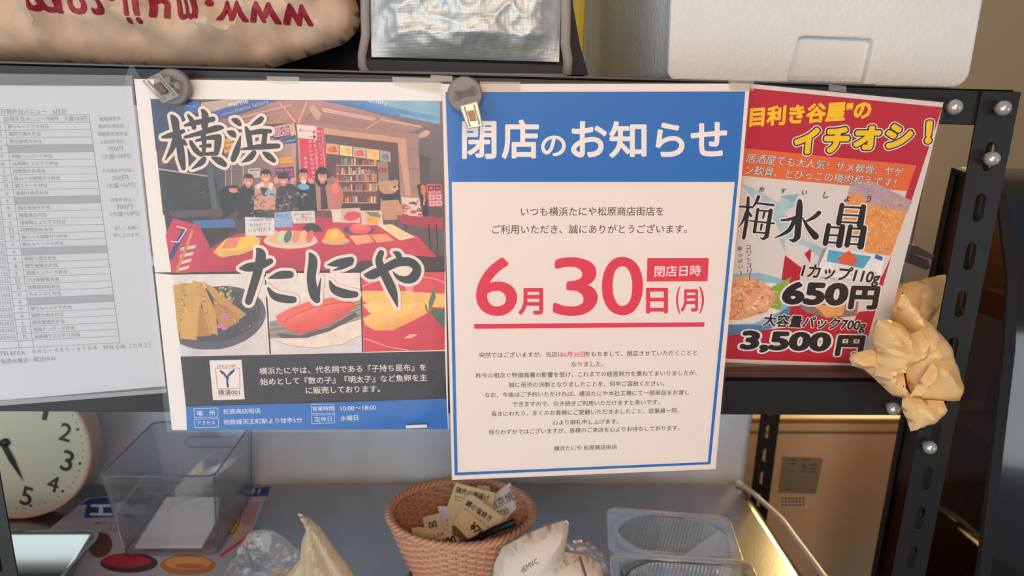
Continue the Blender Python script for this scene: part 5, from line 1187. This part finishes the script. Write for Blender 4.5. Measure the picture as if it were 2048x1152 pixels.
# ================================================================== knotted yellow bag on the post
YEL = mat('yellow_plastic', (254, 222, 162), 0.36, spec=0.5, trans=0.28)
yl = thing('knotted_plastic_bag', 'crumpled pale yellow plastic bag knotted around the rack post', 'plastic bag', atY(1800, 860, -0.02))
f4 = lambda L: [(1660+x*0.2953, 540+y*0.2953) for x, y in L]
for nm, L, Y, fr, ba, wd, am, fq, sd, kn, nf, fa_ in [
    ('bag_pouch', [(330, 250), (470, 100), (600, 70), (790, 28), (760, 200), (715, 400), (640, 480), (520, 420), (400, 380)], 0.050, 0.016, 0.02, 0.03, 0.006, 26, 4, (470, 420), 9, 0.004),
    ('bag_side', [(490, 150), (570, 230), (640, 320), (720, 400), (800, 490), (840, 600), (888, 765), (848, 884), (700, 880), (560, 870), (520, 760), (500, 600), (520, 400), (450, 260)], -0.018, 0.018, 0.012, 0.028, 0.004, 22, 7, (560, 560), 8, 0.006),
    ('bag_lower_fold', [(235, 670), (380, 620), (500, 700), (510, 865), (430, 855), (340, 775)], -0.018, 0.014, 0.01, 0.02, 0.004, 30, 9, (450, 600), 12, 0.005),
    ('bag_tail', [(130, 600), (165, 562), (300, 530), (400, 540), (400, 690), (300, 735), (230, 672), (150, 650)], -0.026, 0.012, 0.01, 0.016, 0.004, 34, 11, (430, 600), 14, 0.005),
    ('bag_knot', [(325, 335), (400, 335), (500, 375), (545, 440), (620, 400), (650, 470), (640, 575), (520, 640), (410, 695), (350, 745), (300, 715), (325, 560), (290, 470)], -0.036, 0.020, 0.016, 0.022, 0.006, 34, 13, (500, 545), 11, 0.010),
    ('bag_ridge', [(690, 625), (744, 648), (700, 740), (600, 850), (535, 862), (600, 760)], -0.040, 0.008, 0.006, 0.010, 0.003, 34, 15, None, 0, 0.0),
    ('bag_flap', [(497, 780), (560, 860), (640, 880), (770, 886), (797, 950), (700, 1032), (545, 1092), (518, 1010), (484, 940)], -0.030, 0.010, 0.006, 0.018, 0.004, 26, 17, (520, 760), 12, 0.004)]:
    pillow(f4(L), Y, fr, ba, 0.0030, wd, am, fq, sd, f4([kn])[0] if kn else None, nf, fa_).put(nm, YEL, yl, 38.0)

# ---- string with a brown clip hanging behind the product poster
hs = thing('hanging_clip', 'dark brown clip hanging on a string behind the product poster', 'clip', atY(1825, 545, 0.12))
a, b = atY(1838, 410, 0.12), atY(1822, 490, 0.12)
MB().tube([Vector((a.x+0.002, 0.12, Z(0.018))), a, b], 0.0008, 6).put('string', mat('dark_string', (84, 66, 50), 0.7), hs)
f5 = lambda L: [atY(1748+x*0.2604, 320+y*0.2604, 0.112) for x, y in L]
MB().prism(f5([(170, 610), (330, 660), (465, 735), (440, 765), (330, 730), (170, 700)]), (0, 0.012, 0)).put('upper_jaw', mat('brown_clip', (86, 60, 52), 0.5), hs)
MB().prism(f5([(170, 690), (330, 735), (420, 770), (430, 830), (400, 845), (300, 805), (170, 760)]), (0, 0.012, 0)).put('lower_jaw', mat('brown_clip_dark', (64, 44, 40), 0.5), hs)
MB().prism(f5([(198, 770), (235, 780), (222, 940), (185, 945)]), (0, 0.002, 0)).put('blue_strip', mat('blue_strip', (76, 98, 128), 0.4), hs)

# ================================================================== black curved showcase at the right edge
GB = mat('gloss_black', (22, 21, 24), 0.12, 0.0, 0.6, coat=0.3)
sc_ = thing('curved_showcase', 'glossy black countertop showcase with curved tinted side glass', 'showcase', (0.78, 0.2, CT-0.09))
prof = [(0.268, -0.062), (0.235, -0.066), (0.200, -0.074), (0.184, -0.088), (0.171, -0.114), (0.147, -0.165), (0.131, -0.24), (0.118, -0.348), (0.100, -0.482), (0.090, -0.645)]
back = [(0.285, -0.645), (0.282, -0.40), (0.272, -0.12)]
ZB = CT-0.09
outer = prof+back; n = len(outer)
cy = sum(p[0] for p in outer)/n; 
def inset(p, k): return (p[0]+(0.205-p[0])*k*1.5, p[1]+(-0.33-p[1])*k*0.55)
inner = [inset(p, 0.045) for p in outer]
b = MB()
for x in (0.55, 0.556):
    pass
vs = [(0.55, y, Z(z)) for y, z in outer]+[(0.55, y, Z(z)) for y, z in inner]+[(0.562, y, Z(z)) for y, z in outer]+[(0.562, y, Z(z)) for y, z in inner]
fs = []
for i in range(n):
    j = (i+1) % n; fs += [(i, j, n+j, n+i), (2*n+i, 3*n+i, 3*n+j, 2*n+j), (i, 2*n+i, 2*n+j, j), (n+i, n+j, 3*n+j, 3*n+i)]
b.add(vs, fs); b.put('side_frame', mat('matte_black', (24, 22, 22), 0.7), sc_)
MB().prism([(0.554, y, Z(z)) for y, z in inner], (0.003, 0, 0)).put('side_glass', film('smoked_glass', tint=(0.50, 0.40, 0.32), clear=0.995, rough=0.03, fres=0.03), sc_)
vs = []; fs = []
m = len(prof)
for x in (0.562, 1.02):
    vs += [(x, y, Z(z)) for y, z in prof]
for x in (0.562, 1.02):
    vs += [(x, y+0.012, Z(z)-0.004) for y, z in prof]
for i in range(m-1):
    fs += [(i, i+1, m+i+1, m+i), (2*m+i, 3*m+i, 3*m+i+1, 2*m+i+1)]
b = MB(); b.add(vs, fs); b.put('front_panel', GB, sc_, True)
MB().bevbox(0.562, 1.02, 0.268, 0.285, ZB+0.012, Z(-0.07), 0.003).put('back_panel', mat('case_back', (150, 112, 80), 0.5), sc_)
MB().bevbox(0.548, 1.03, 0.085, 0.292, ZB, Z(-0.643), 0.004).put('base', mat('matte_black', (24, 22, 22), 0.7), sc_)
MB().bevbox(0.57, 1.015, 0.14, 0.266, Z(-0.36), Z(-0.354), 0.001).put('inner_shelf', mat('inner_shelf', (150, 130, 110), 0.3, 0.5), sc_)
for (x, z, c) in ((0.62, -0.354, (176, 92, 60)), (0.70, -0.354, (150, 120, 80)), (0.64, -0.642, (170, 84, 50))): 
    o = MB().bevbox(x, x+0.055, 0.17, 0.235, Z(z)+0.0008, Z(z)+0.062, 0.006).put('food_box', mat('food_box_%d' % c[1], c, 0.5))
    tag(o, {92: 'rust coloured box on the showcase inner shelf', 120: 'tan box on the showcase inner shelf', 84: 'orange brown box on the showcase floor'}[c[1]], 'box', 'boxes inside the showcase')
dt = thing('side_stand', 'dark stand carrying the black showcase', 'stand', (0.78, 0.19, 0))
MB().bevbox(0.54, 1.04, 0.08, 0.30, ZB-0.03, ZB-0.0005, 0.003).put('top', BLK, dt)
for x in (0.56, 1.02):
    for y in (0.10, 0.28): MB().box(x-0.015, x+0.015, y-0.015, y+0.015, 0, ZB-0.03).put('leg', BLK, dt)

area('added_case_fill', (0.78, 0.215, Z(-0.085)), (0.78, 0.215, 1.0), 0.30, 0.05, 0.5, (1.0, 0.70, 0.42))  # added unseen fill light, brightens the case interior seen through the side glass
